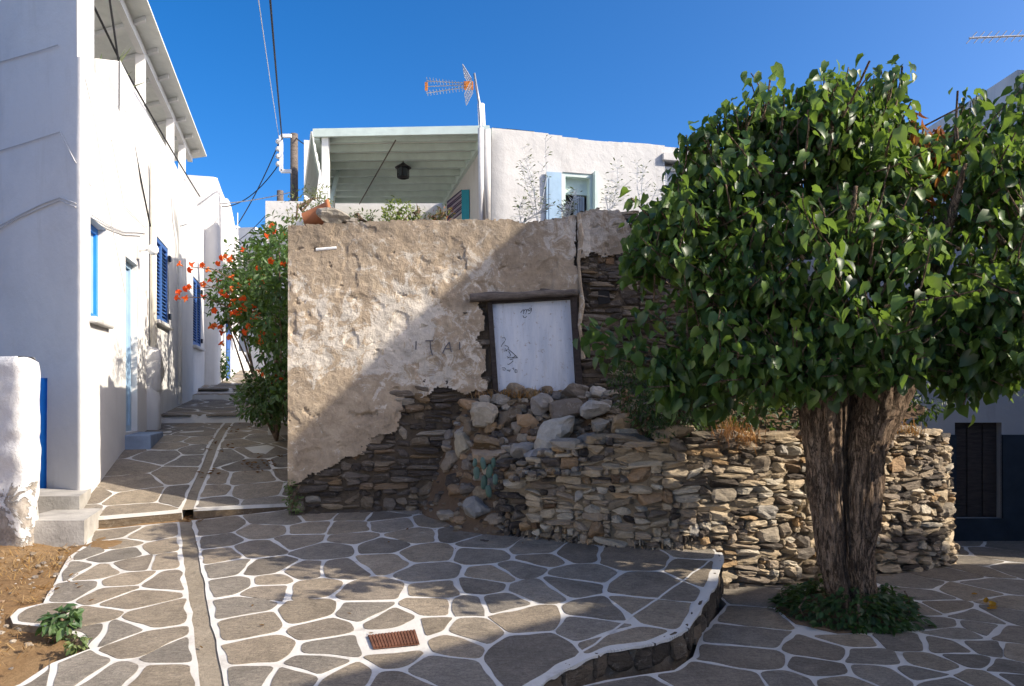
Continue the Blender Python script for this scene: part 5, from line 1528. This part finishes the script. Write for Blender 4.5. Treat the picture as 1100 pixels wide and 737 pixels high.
# ivy-like ground plant in the tree pit
gp = thing('ground_ivy', 'low dark green plant filling the pit round the foot of the tree', 'plant', (TB.x, TB.y, 0))
mb = MB()
for _ in range(1500):
    an = rt.uniform(0, 6.28); rd = math.sqrt(rt.random()); ir = 1 + .32 * noise.noise(V((math.cos(an) * 1.6, math.sin(an) * 1.6, 2))) + .15 * noise.noise(V((math.cos(an) * 5, math.sin(an) * 5, 8))); x = TB.x + .02 + .50 * ir * rd * math.cos(an); y = 5.50 + .50 * ir * rd * math.sin(an)
    if (x - TB.x) ** 2 / .05 + (y - TB.y) ** 2 / .03 < 1: continue
    h = .17 * (1 - rd ** 2.2) * (1 + .7 * noise.noise(V((x * 5, y * 5, 0)))) + .03
    if x > TB.x: h *= .9
    leaf(mb, (x, y, max(.015, h * rt.uniform(.35, 1.1))), V((math.cos(an), math.sin(an), rt.uniform(-.5, .5))) + rsph(rt) * .6, V((0, 0, 1)) + rsph(rt) * .6, rt.uniform(.035, .065), rt.uniform(.025, .045), green(rt, [(.03, .075, .02), (.04, .09, .025), (.022, .055, .018)]), .3, .2)
mb.build('leaves', M['leaf2'], gp, True)
mb = MB()
for k in range(14):
    an = k * .9; p = V((TB.x + .42 * math.cos(an), 5.5 + .36 * math.sin(an), .01)); mb.tube([p, p + V((.05 * math.cos(an), .05 * math.sin(an), .08)), p + V((.02, .02, .14))], .004, 4)
mb.build('stems', M['bark'], gp)

# ============================================================ OTHER PLANTS
def bush(name, label, cat, blobs, Ls, cols, n, mat='leaf2', seed=1, stems=True, wide=.4, base=None, heart=False):
    rb = random.Random(seed); c0 = base or at(*blobs[0][:3])
    t = thing(name, label, cat, tuple(c0)); mb = MB(); tot = sum(b[3] ** 2 for b in blobs)
    for u, v, y, r_ in blobs:
        c = at(u, v, y)
        for _ in range(int(n * r_ ** 2 / tot)):
            w = rsph(rb); w = w.normalized() * (w.length ** .5); k = 1 + .35 * noise.noise(w * 2.2 + c)
            p = c + w * r_ * k; L = rb.uniform(*Ls)
            leaf(mb, p, w * .8 + rsph(rb) * .9 + V((0, 0, -.25)), w + V((0, 0, .6)) + rsph(rb) * .6, L, L * wide * rb.uniform(.8, 1.2), green(rb, cols), rb.uniform(.1, .5), .2, heart)
    mb.build('leaves', M[mat], t)
    if stems:
        mb = MB()
        for u, v, y, r_ in blobs:
            c = at(u, v, y); b = V(c0); m = b.lerp(c, .5) + V((rb.gauss(0, .05), rb.gauss(0, .05), rb.gauss(0, .05))); mb.tube([b, m, c], [.02, .014, .006], 6)
        mb.build('stems', M['bark'], t, True)
    return t
GV = [(.045, .10, .025), (.06, .125, .03), (.035, .08, .022), (.075, .14, .035)]
vine = bush('trumpet_vine', 'big green trumpet vine with orange flowers hanging over the alley beside the ruin', 'vine',
            [(296, 330, 9.9, .60), (284, 300, 10.6, .42), (300, 285, 9.4, .46), (302, 376, 9.4, .30), (264, 322, 10.4, .26), (306, 398, 8.9, .22), (293, 342, 10.4, .42), (245, 302, 10.4, .17), (240, 332, 10.3, .18), (300, 262, 10.5, .36), (262, 345, 10.3, .20), (308, 420, 8.7, .16), (302, 350, 8.8, .3), (298, 300, 12.0, .8), (232, 318, 10.3, .10)],
            (.06, .11), GV, 5200, seed=5, wide=.5, base=wl(1.75, 2.2, 1.0))
rv = random.Random(23)
def flower_cluster(mb, c, rng, k=6, s=1.0):
    for _ in range(k):
        p = c + V((rng.gauss(0, .07), rng.gauss(0, .06), rng.gauss(0, .045))) * s; d = (rsph(rng) + V((-.4, -.6, .1))).normalized()
        a = d.orthogonal().normalized(); b = d.cross(a); cc = rng.choice([(.72, .08, .015), (.80, .13, .02), (.62, .05, .015), (.78, .20, .05)])
        q0 = p - d * .06 * s; b0 = len(mb.v)
        for (rr2, ax_) in ((.005, 0), (.013, .62), (None, 1.05)):
            for j in range(10):
                an = j * math.pi / 5; o = a * math.cos(an) + b * math.sin(an)
                rad = rr2 if rr2 else (.042 if j % 2 == 0 else .030); mb.v.append(tuple(q0 + d * (.06 * s * ax_ - (.012 * s if (rr2 is None and j % 2 == 0) else 0)) + o * rad * s))
        for k_ in range(2):
            for j in range(10):
                j2 = (j + 1) % 10; mb.face((b0 + k_ * 10 + j, b0 + k_ * 10 + j2, b0 + k_ * 10 + 10 + j2, b0 + k_ * 10 + 10 + j), 0, cc if k_ else (cc[0] * .8, cc[1] * 1.6, cc[2] * 2))
for u, v, y, k in ((205, 287, 10.2, 4), (210, 310, 10.2, 5), (198, 319, 10.2, 4), (231, 349, 10.2, 6), (241, 358, 10.1, 6), (277, 297, 10.0, 9), (284, 303, 9.9, 6), (249, 317, 10.1, 5), (252, 325, 10.0, 4), (263, 328, 9.9, 6), (262, 300, 10.1, 5), (276, 362, 9.4, 9), (281, 365, 9.4, 5), (299, 250, 9.7, 8), (307, 285, 9.2, 6), (245, 336, 10, 4), (240, 279, 10.4, 5), (231, 292, 10.4, 3), (265, 345, 9.8, 4), (280, 340, 9.6, 5), (252, 270, 10.6, 3)):
    mb = MB(); flower_cluster(mb, at(u, v, y), rv, min(k, 4), 1.2); mb.build('flower_cluster', M['petal'], vine)
mb = MB()
for u0, v0, u1, v1, y in ((250, 300, 205, 287, 10.2), (250, 315, 210, 310, 10.2), (245, 330, 198, 319, 10.2), (262, 345, 231, 349, 10.2), (262, 345, 241, 358, 10.1), (255, 290, 240, 279, 10.4), (255, 292, 231, 292, 10.4)):
    a, b = at(u0, v0, y), at(u1, v1, y); m = a.lerp(b, .5) + V((0, 0, .06)); mb.tube([a, m, b], [.010, .008, .005], 5)
mb.build('spray_stems', M['bark'], vine)
mb = MB()
for u0, v0, u1, v1, y in ((250, 300, 222, 297, 10.2), (250, 315, 218, 322, 10.2), (262, 345, 225, 340, 10.2)):
    a, b = at(u0, v0, y), at(u1, v1, y)
    for k in range(40):
        p = a.lerp(b, rv.random()) + V((rv.gauss(0, .04), rv.gauss(0, .04), rv.gauss(0, .06))); leaf(mb, p, rsph(rv) + V((0, 0, -.3)), V((0, 0, 1)) + rsph(rv) * .5, rv.uniform(.05, .09), .035, green(rv, GV), .3, .2, False)
mb.build('spray_leaves', M['leaf2'], vine)
# shrub in its box at the foot of the vine
bx = ground_at(301, 466, az)
sh = bush('potted_shrub', 'rounded dark green shrub in an earth box below the trumpet vine', 'shrub', [(288, 428, 9.2, .34), (270, 430, 9.4, .20), (304, 420, 9.1, .28), (285, 415, 9.3, .25)], (.05, .09), [(.04, .09, .022), (.05, .10, .03), (.06, .085, .028)], 1500, seed=9, wide=.5, base=V((bx.x - .1, bx.y + .2, bx.z + .1)))
mb = MB(); mb.obox(V((bx.x - .12, bx.y - .15, bx.z - .25)), NA * .5, DA * .7, V((0, 0, .40))); bevel(mb.build('box', M['concrete'], sh), .02)
for u, v in ((288, 405), (293, 410)):
    mb = MB(); flower_cluster(mb, at(u, v, 9.0), rv, 4, .8); mb.build('flower_cluster', M['petal'], sh)
# bush on the rubble at the left of the crown
bush('evergreen_bush', 'dense dark green bush with small narrow leaves growing on top of the low wall', 'bush', [(690, 415, 6.6, .26), (720, 425, 6.5, .28), (700, 440, 6.4, .2), (735, 445, 6.4, .2), (672, 400, 6.7, .17), (748, 405, 6.6, .24), (712, 460, 6.3, .12), (770, 430, 6.7, .25), (800, 440, 6.9, .25)], (.035, .06), [(.028, .062, .02), (.04, .085, .025), (.02, .05, .016)], 4200, seed=14, wide=.28, base=V((1.2, 6.7, 1.2)))
bush('evergreen_bush', 'shadowy bush filling the gap between the tree trunk and the dark house', 'bush', [(820, 452, 7.0, .22), (855, 446, 7.0, .24), (885, 450, 7.1, .22), (985, 425, 7.3, .28), (870, 430, 7.4, .35), (930, 420, 7.5, .4), (830, 420, 7.4, .35)], (.05, .08), [(.02, .05, .016), (.03, .06, .02)], 2800, seed=15, wide=.4, base=V((3.2, 7.3, 1.2)))
# tall thin weeds standing on the ruin in front of the terrace house
def weed(label, u, v0, v1, y, seed, k=26, spread=.16, mult=2, name='tall_weed', cols=((.20, .24, .13), (.14, .18, .09), (.26, .27, .16))):
    rb = random.Random(seed); p, q = at(u, v0, y), at(u + rb.uniform(-6, 6), v1, y); t = thing(name, label, 'weed', tuple(p)); s = MB(); l = MB()
    for j in range(mult):
        q2 = q + V((rb.gauss(0, spread), rb.gauss(0, .1), -abs(rb.gauss(0, .2)) * j)); m = p.lerp(q2, .5) + V((rb.gauss(0, .05), 0, .03))
        pts = [p, p.lerp(m, .5), m, m.lerp(q2, .5), q2]; s.tube(pts, [.007, .006, .005, .004, .002], 4)
        for _ in range(k):
            f = rb.uniform(.18, 1); c = p.lerp(q2, f) + V((rb.gauss(0, .01), 0, 0)); d = V((rb.choice((-1, 1)) * rb.uniform(.3, 1), rb.gauss(0, .6), rb.uniform(-.1, .8))).normalized()
            e = c + d * rb.uniform(.03, .13) * (1.2 - f * .5); s.tube([c, e], [.003, .002], 3); leaf(l, e, d, V((0, 0, 1)) + rsph(rb) * .7, rb.uniform(.03, .055), .018, rb.choice(cols), .2, .2, False)
    s.build('stems', M['leaf2'], t); l.build('leaves', M['leaf2'], t)
    for pol in (t.children[0].data.color_attributes['Col'].data,):
        for x in pol: x.color = (.22, .22, .14, 1)
weed('tallest wispy weed standing left of the mint framed window', 578, 240, 152, 9.3, 1, 34, .14, 4)
weed('wispy weed between the mint framed window and the small window', 655, 232, 172, 9.3, 2, 30, .12, 3)
weed('thin upright weed just left of the small white window', 692, 235, 175, 9.3, 3, 24, .06, 2)
weed('thin weed beside the tree crown under the small white window', 712, 235, 180, 9.3, 4, 24, .12, 2)
weed('short bushy weed on the ruin top left of the pale blue shutter', 560, 240, 222, 8.3, 5, 40, .18, 4, cols=((.10, .14, .06), (.14, .17, .08)))
weed('green weed on the ruin top under the mint framed window', 608, 238, 205, 8.6, 6, 34, .18, 3, cols=((.10, .15, .06), (.14, .18, .08)))
bush('succulent', 'bright yellow green succulent clump on top of the plastered ruin wall', 'plant', [(428, 228, 7.9, .15), (420, 232, 7.8, .1), (440, 230, 7.9, .09)], (.03, .06), [(.20, .26, .05), (.15, .22, .04), (.26, .30, .08)], 420, seed=31, wide=.4)
bush('green_weed', 'small green weed clump on the ruin wall between the rock and the succulent', 'weed', [(388, 236, 7.8, .09), (400, 234, 7.9, .07), (381, 230, 7.9, .06)], (.025, .05), [(.07, .12, .03), (.10, .14, .05)], 160, seed=32, wide=.4)
bush('red_weed', 'reddish weed clump on the ruin wall below the turquoise door leaf', 'weed', [(477, 230, 7.9, .09), (470, 234, 7.8, .07), (461, 235, 7.8, .06)], (.025, .05), [(.30, .08, .03), (.22, .13, .04), (.12, .13, .04)], 170, seed=33, wide=.4)
bush('flowering_weed', 'straggly green weed with small blossoms at the left corner of the ruined wall', 'weed', [(322, 222, 8.0, .18), (335, 215, 8.1, .16), (318, 236, 7.9, .13), (345, 212, 8.2, .14)], (.03, .055), [(.12, .16, .06), (.17, .20, .08), (.22, .22, .07)], 330, seed=34, wide=.35)
bush('thin_weed', 'thin yellowish weed on the ruin wall right of the succulent', 'weed', [(450, 228, 7.9, .06), (452, 236, 7.9, .05)], (.02, .045), [(.22, .24, .08), (.15, .2, .07)], 70, seed=35, wide=.3)
# prickly blue-green plant on the slope
cp = at(521, 522, 6.75); ca_ = thing('prickly_pear', 'small blue green prickly pear on the slope left of the low wall', 'cactus', tuple(cp))
rb = random.Random(6)
for i, (u, v, s) in enumerate(((520, 518, .065), (512, 508, .06), (526, 506, .065), (519, 498, .055), (530, 497, .045), (510, 497, .04), (525, 528, .06), (532, 515, .05))):
    mb = MB(); c = at(u, v, 6.7 - .02 * i); an = rb.uniform(-.6, .6); add_stone(mb, c, V((s * .5 * math.cos(an), s * .4 * math.sin(an), 0)), V((-.3 * s * math.sin(an), .016, 0)), V((s * .2 * rb.uniform(-1, 1), 0, s)), rb, (.14, .23, .19) if i % 2 else (.10, .18, .14), 2.2, .15, 0, 4); mb.build('pad', M['leaf2'], ca_, True)
# weeds on the dry verge and against the walls
bush('leafy_weed', 'leafy green weed growing in dry soil at the left edge of the paving', 'weed', [(66, 668, 4.55, .075), (72, 664, 4.6, .06), (58, 672, 4.55, .05)], (.05, .085), [(.07, .14, .05), (.10, .17, .06), (.05, .10, .04)], 95, seed=41, wide=.6, base=V((at(66, 680, 4.55))))
bush('small_weed', 'small yellowish green weed in the soil just below the leafy weed', 'weed', [(82, 690, 4.3, .05)], (.025, .045), [(.10, .15, .05), (.14, .17, .06)], 70, seed=42, wide=.5)
bush('small_weed', 'small green weed at the foot of the left corner of the ruin', 'weed', [(314, 535, 7.1, .07), (318, 545, 7.1, .06), (312, 522, 7.15, .05)], (.02, .045), [(.06, .10, .03), (.09, .13, .04)], 150, seed=43, wide=.5)
# dry grass
dg = MB(); rd = random.Random(50)
def tuft(u, v, y0, k, h, c, sp=.12, zf=None):
    p = on_mound(u, v) if zf is None else ground_at(u, v, zf)
    if p is None: return
    for _ in range(k):
        q = p + V((rd.gauss(0, sp), rd.gauss(0, sp * .6), 0)); e = q + V((rd.gauss(0, h * .8), rd.gauss(0, h * .8), h * rd.uniform(.3, 1)))
        blade(dg, q, e, .007, rd.choice(c), .4)
STR_ = [(.42, .27, .10), (.50, .35, .16), (.34, .19, .07), (.46, .33, .18)]
for u, v, k in ((535, 424, 60), (548, 423, 90), (560, 424, 90), (572, 421, 50), (515, 424, 30)): tuft(u, v + 4, 0, k, .11, STR_)
for u, v in ((795, 462), (785, 458), (803, 468), (778, 464)):
    p = at(u, v + 6, 6.2)
    for _ in range(70):
        q = p + V((rd.gauss(0, .05), rd.gauss(0, .05), rd.gauss(0, .02))); blade(dg, q, q + V((rd.gauss(0, .06), rd.gauss(0, .05), rd.uniform(-.10, .16))), .006, rd.choice([(.40, .22, .11), (.46, .28, .14), (.34, .18, .09)]), .5)
for u, v in ((965, 455), (985, 462), (972, 460)):
    p = at(u, v + 4, 6.5)
    for _ in range(50):
        q = p + V((rd.gauss(0, .07), rd.gauss(0, .05), rd.gauss(0, .02))); blade(dg, q, q + V((rd.gauss(0, .07), rd.gauss(0, .05), rd.uniform(-.04, .10))), .006, rd.choice(STR_), .5)
for _ in range(1500):
    x, y = rd.uniform(-5.0, -2.75), rd.uniform(3.3, 6.3)
    if inside(regL, x, y): continue
    if noise.noise(V((x * 1.7, y * 1.7, 3))) < -.1 and rd.random() < .75: continue
    for _ in range(3):
        q = V((x + rd.gauss(0, .03), y + rd.gauss(0, .03), hz(x, y) + .0)); blade(dg, q, q + V((rd.gauss(0, .06), rd.gauss(0, .06), rd.uniform(.005, .05))), .006, rd.choice(STR_), .3)
dg.build('dry_grass', M['leaf_dry'], kind='stuff')
# fallen leaves
fl_ = MB()
def fallen(u, v, zf, col, n=1, sp=0, s=(.03, .06)):
    for _ in range(n):
        p = ground_at(u + rd.gauss(0, sp), v + rd.gauss(0, sp * .5), zf); leaf(fl_, p + V((0, 0, .012)), V((rd.gauss(0, 1), rd.gauss(0, 1), .05)), V((rd.gauss(0, .25), rd.gauss(0, .25), 1)), rd.uniform(*s), rd.uniform(s[0] * .5, s[1] * .7), col, -.2, .3)
YEL = (.50, .30, .03)
fallen(1063, 652, flat, YEL, 4, 5, (.05, .085)); fallen(1044, 640, flat, (.38, .20, .03), 1); fallen(960, 640, flat, (.28, .17, .03), 3, 12); fallen(1010, 590, flat, (.30, .18, .03), 3, 14)
fallen(985, 660, flat, (.25, .12, .03), 3, 20)
BR_ = (.10, .045, .022)
fallen(278, 500, az, BR_, 34, 12); fallen(240, 480, az, BR_, 16, 9); fallen(252, 462, az, BR_, 10, 8); fallen(205, 560, hz, BR_, 14, 4, (.02, .05)); fallen(225, 510, az, BR_, 8, 7)
fallen(330, 690, hz, (.14, .09, .04), 5, 60, (.02, .035)); fallen(60, 625, hz, (.22, .12, .04), 14, 25, (.02, .05)); fallen(500, 600, hz, BR_, 5, 60, (.015, .03)); fallen(480, 560, hz, BR_, 12, 20, (.015, .04))
fl_.build('fallen_leaves', M['leaf_dry'], kind='stuff')
pb_ = MB()
for _ in range(420):
    x, y = rd.uniform(-4.8, -2.7), rd.uniform(3.4, 6.4)
    if inside(regL, x, y): continue
    a = rd.uniform(.006, .022); add_stone(pb_, (x, y, hz(x, y) + a * .3), V((a, 0, 0)), V((0, a, 0)), V((0, 0, a * .6)), rd, pick(rd, PAL_R), 3, .3, 3, 2)
pb_.build('pebbles', M['rock'], kind='stuff')

# ============================================================ POLES, WIRES, AERIALS
def sagline(p, q, sag, n=14): return [V(p).lerp(V(q), i / n) - V((0, 0, sag * 4 * (i / n) * (1 - i / n))) for i in range(n + 1)]
po = at(316, 240, 17); up_ = thing('utility_pole', 'taller dark utility pole with a white insulator bracket left of the canopy', 'utility pole', (po.x, 17, 1.5))
mb = MB(); tp = at(316, 144, 17); mb.tube([V((tp.x, 17, 1.5)), tp], [.11, .085], 10); mb.build('pole', M['old_wood'], up_, True)
mb = MB()
A, B = at(302, 146, 16.9), at(313, 146, 16.9); C_, D_ = at(302, 184, 16.9), at(313, 184, 16.9)
mb.bar(A, B, .07); mb.bar(A, C_, .07); mb.bar(C_, D_, .07); mb.build('bracket', M['white_paint'], up_)
for v in (152, 160, 168, 176):
    mb = MB(); c = at(299, v, 16.9); mb.lathe(c - V((0, 0, .06)), [(.02, 0), (.06, .03), (.06, .08), (.02, .12)], 10); mb.bar(c, at(302, v, 16.9), .03); mb.build('insulator', M['white_old'], up_)
p2 = at(301, 205, 21); up2 = thing('utility_pole', 'shorter distant utility pole seen left of the insulator bracket pole', 'utility pole', (p2.x, 21, 2))
mb = MB(); mb.tube([V((p2.x, 21, 2)), p2], [.1, .09], 8); mb.build('pole', M['old_wood'], up2, True)
mb = MB(); mb.bar(at(292, 240, 21), at(303, 241, 21), .06); mb.build('arm', M['grey_metal'], up2)
def wire(label, p, q, sag, r_=.009, mat='black', name='overhead_cable'):
    mb = MB(); mb.tube(sagline(p, q, sag), r_, 5); o = mb.build(name, M[mat]); tag(o, label, 'cable'); return o
wire('thick twisted black cable rising steeply from the insulator bracket', at(303, 150, 16.9), at(287, -40, 9.0), .05, .016)
wire('thin pale cable rising just left of the thick twisted black cable', at(300, 150, 16.9), at(272, -40, 8.0), .05, .006, 'grey_cable')
wire('cable sloping from the bracket down to the far house on the left', at(299, 155, 16.9), at(256, 240, 19), .1, .013)
wire('cable sagging from the bracket towards the tall house up the alley', at(300, 176, 16.9), at(238, 222, 18), .25, .012)
wire('pale cable running from the shorter pole to the tall house up the alley', at(322, 204, 17), at(234, 219, 17.5), .05, .012, 'grey_cable')
wire('lower thin cable from the shorter pole to the far house', at(301, 212, 21), at(250, 262, 26), .15, .012)
wire('short black cable from the taller pole to the green canopy', at(318, 148, 17), at(330, 156, 16), .02, .012)
# cables on and over the left house
wire('black cable crossing the terrace front and following the parapet', at(88, -20, 8.2), at(128, 63, 9.1), .0, .014)
wire('black cable along the outer edge of the terrace parapet', at(128, 63, 9.1), Wm.pt(sw(212), zw(212, 211), .05), .03, .012)
wire('black cable dropping from the terrace down beside the cream downpipe', at(115, -20, 8.6), at(127, 63, 9.0), .0, .013)
wire('black cable hanging straight down to the cream downpipe', at(127, 63, 9.0), Wm.pt(sw(157.5), zw(157.5, 243), .05), .04, .012)
def wallwire(label, pts, mat='grey_cable', r_=.0055):
    mb = MB(); mb.tube(pts, r_, 5); o = mb.build('wall_cable', M[mat]); tag(o, label, 'cable')
def fw(u, v):      # point on the street face of the left house
    du = (u - CU) / F; f = V((-.88, .475)); t = (-4.2 - du * 7.3) / (du * .475 + .88); t = max(t, .0); y = 7.3 + .475 * t
    return Wm.pt(S0 - t, EYE + (CV - v) / F * y, .018)
def aw(u, v): return Wm.pt(sw(u), zw(u, v), .018)
wallwire('uppermost grey cable across the end wall of the left house', [fw(-30, 77), fw(0, 67), fw(25, 60), fw(50, 53), fw(72, 46)])
wallwire('grey cable across the end wall of the left house continuing down the alley wall', [fw(-20, 169), fw(0, 163), fw(30, 154), fw(55, 146), fw(74, 140), aw(90, 172), aw(96, 200)])
wallwire('lower of two grey cables on the end wall reaching the round lamp', [fw(-20, 259), fw(0, 250), fw(30, 233), fw(55, 222), fw(74, 214), aw(90, 221), aw(100, 236), aw(115, 245), aw(132, 252), aw(150, 253)])
wallwire('upper of two grey cables on the end wall reaching the round lamp', [fw(-20, 255), fw(0, 246), fw(30, 230), fw(55, 218), fw(74, 211), aw(90, 217), aw(100, 233), aw(115, 242), aw(132, 249), aw(156, 250)])
wallwire('thin grey cable slanting down the alley wall past the first window', [aw(92, 80), aw(100, 130), aw(112, 210), aw(124, 270), aw(133, 316)], 'grey_cable', .004)
wallwire('thin dark cable from the parapet to the top of the cream downpipe', [aw(118, 150), aw(132, 222), aw(145, 234), aw(156, 244)], 'grey_cable', .004)
wallwire('short grey cable running from the slanted pipe to the wall corner up the alley', [aw(189, 243), aw(200, 240), aw(211, 233)], 'grey_cable', .008)
# TV aerial on the corner of the terrace house
an_ = thing('tv_aerial', 'television aerial with an orange joint and mesh reflector on the corner of the terrace house', 'aerial', tuple(at(515, 200, 11.25)))
mb = MB(); mb.tube([at(521, 236, 11.0), at(515, 112, 11.2), at(509.5, 79, 11.25)], [.022, .02, .016], 8); mb.build('mast', M['grey_metal'], an_, True)
mb = MB(); y_ = 11.25
for dv in (-6, 0, 7): mb.tube([at(506, 91 + dv * .25, y_), at(458, 93 + dv, y_)], .008, 5)
for k in range(13):
    u = 459 + k * 3.4; h = 7 * (1 - k / 16); c = at(u, 93, y_); mb.tube([c + V((0, -.1, h * .014)), c + V((0, .1, h * .014))], .005, 4); mb.tube([c + V((0, -.1, -h * .014)), c + V((0, .1, -h * .014))], .005, 4)
mb.build('boom', M['grey_metal'], an_)
mb = MB(); c = at(504, 92, y_)
mb.box((c.x - .08, y_ - .04, c.z - .05), (c.x + .06, y_ + .04, c.z + .05)); c = at(458, 93, y_); mb.box((c.x - .02, y_ - .02, c.z - .06), (c.x + .02, y_ + .02, c.z + .06))
mb.build('joint', m_plain('orange_plastic', (.65, .22, .04), .5), an_)
for s in (-1, 1):
    mb = MB(); c = at(507, 92, y_); a = c + V((-.0, 0, .02 * s)); tip = at(498, 76, y_) if s > 0 else at(500, 107, y_)
    for k in range(7):
        q = a.lerp(tip, k / 6); mb.tube([q + V((0, -.22, 0)), q + V((0, .22, 0))], .006, 4)
    for yy in (-.22, -.07, .07, .22): mb.tube([a + V((0, yy, 0)), tip + V((0, yy, 0))], .006, 4)
    mb.build('reflector', M['grey_metal'], an_)
# second aerial above the right-hand house
ra = thing('tv_aerial', 'long comb shaped aerial against the sky above the tree at the right', 'aerial', tuple(at(1120, 80, 11)))
mb = MB(); c0, c1 = at(1041, 41, 10.9), at(1135, 37, 11); mb.tube([c0, c1], .014, 6)
for k in range(12):
    q = c0.lerp(c1, .03 + k * .085); mb.tube([q + V((-.09, -.02, -.09)), q + V((.09, .02, .10))], .007, 4)
mb.build('boom', M['grey_metal'], ra)
mb = MB(); q = at(1125, 38, 11); mb.tube([V((q.x, 11, 5.7)), V((q.x, 11, q.z + .2))], .02, 8); mb.build('mast', M['grey_metal'], ra)
# ============================================================ CAMERA, LIGHT
cam = D.cameras.new('camera'); co = D.objects.new('camera', cam); COL.objects.link(co)
co.location = (0, 0, EYE); co.rotation_euler = (math.radians(90), 0, 0)
cam.sensor_width = 36; cam.lens = 36 * F / 1100; cam.shift_y = (CV - 368.5) / 1100; cam.clip_end = 2000; cam.clip_start = .05
SC.camera = co
SUN = V((1, -.30, .70)).normalized()
sl = D.lights.new('sun', 'SUN'); so = D.objects.new('sun', sl); COL.objects.link(so)
sl.energy = 3.3; sl.angle = math.radians(.53); sl.color = (1.0, .90, .76)
so.rotation_euler = SUN.to_track_quat('Z', 'Y').to_euler(); so.location = (20, 0, 20)
w = D.worlds.new('World'); SC.world = w; w.use_nodes = True
nt = w.node_tree; nt.nodes.clear()
sky = nt.nodes.new('ShaderNodeTexSky'); sky.sky_type = 'NISHITA'; sky.sun_disc = False
sky.sun_elevation = math.asin(SUN.z); sky.sun_rotation = math.atan2(SUN.x, SUN.y)
sky.altitude = 0; sky.air_density = .55; sky.dust_density = 2.2; sky.ozone_density = 2.0
bg = nt.nodes.new('ShaderNodeBackground'); bg.inputs[1].default_value = .128
ou = nt.nodes.new('ShaderNodeOutputWorld')
hs = nt.nodes.new('ShaderNodeHueSaturation'); hs.inputs['Saturation'].default_value = 1.42; hs.inputs['Value'].default_value = 1.0; hs.inputs['Hue'].default_value = .501
nt.links.new(sky.outputs[0], hs.inputs['Color']); nt.links.new(hs.outputs[0], bg.inputs[0]); nt.links.new(bg.outputs[0], ou.inputs[0])
vs = SC.view_settings; SC.display_settings.display_device = 'sRGB'
vs.view_transform = 'Standard'; vs.look = 'None'; vs.exposure = 1.2; vs.gamma = 1; vs.use_curve_mapping = False
SC.cycles.max_bounces = 6; SC.cycles.diffuse_bounces = 4; SC.cycles.use_denoising = True
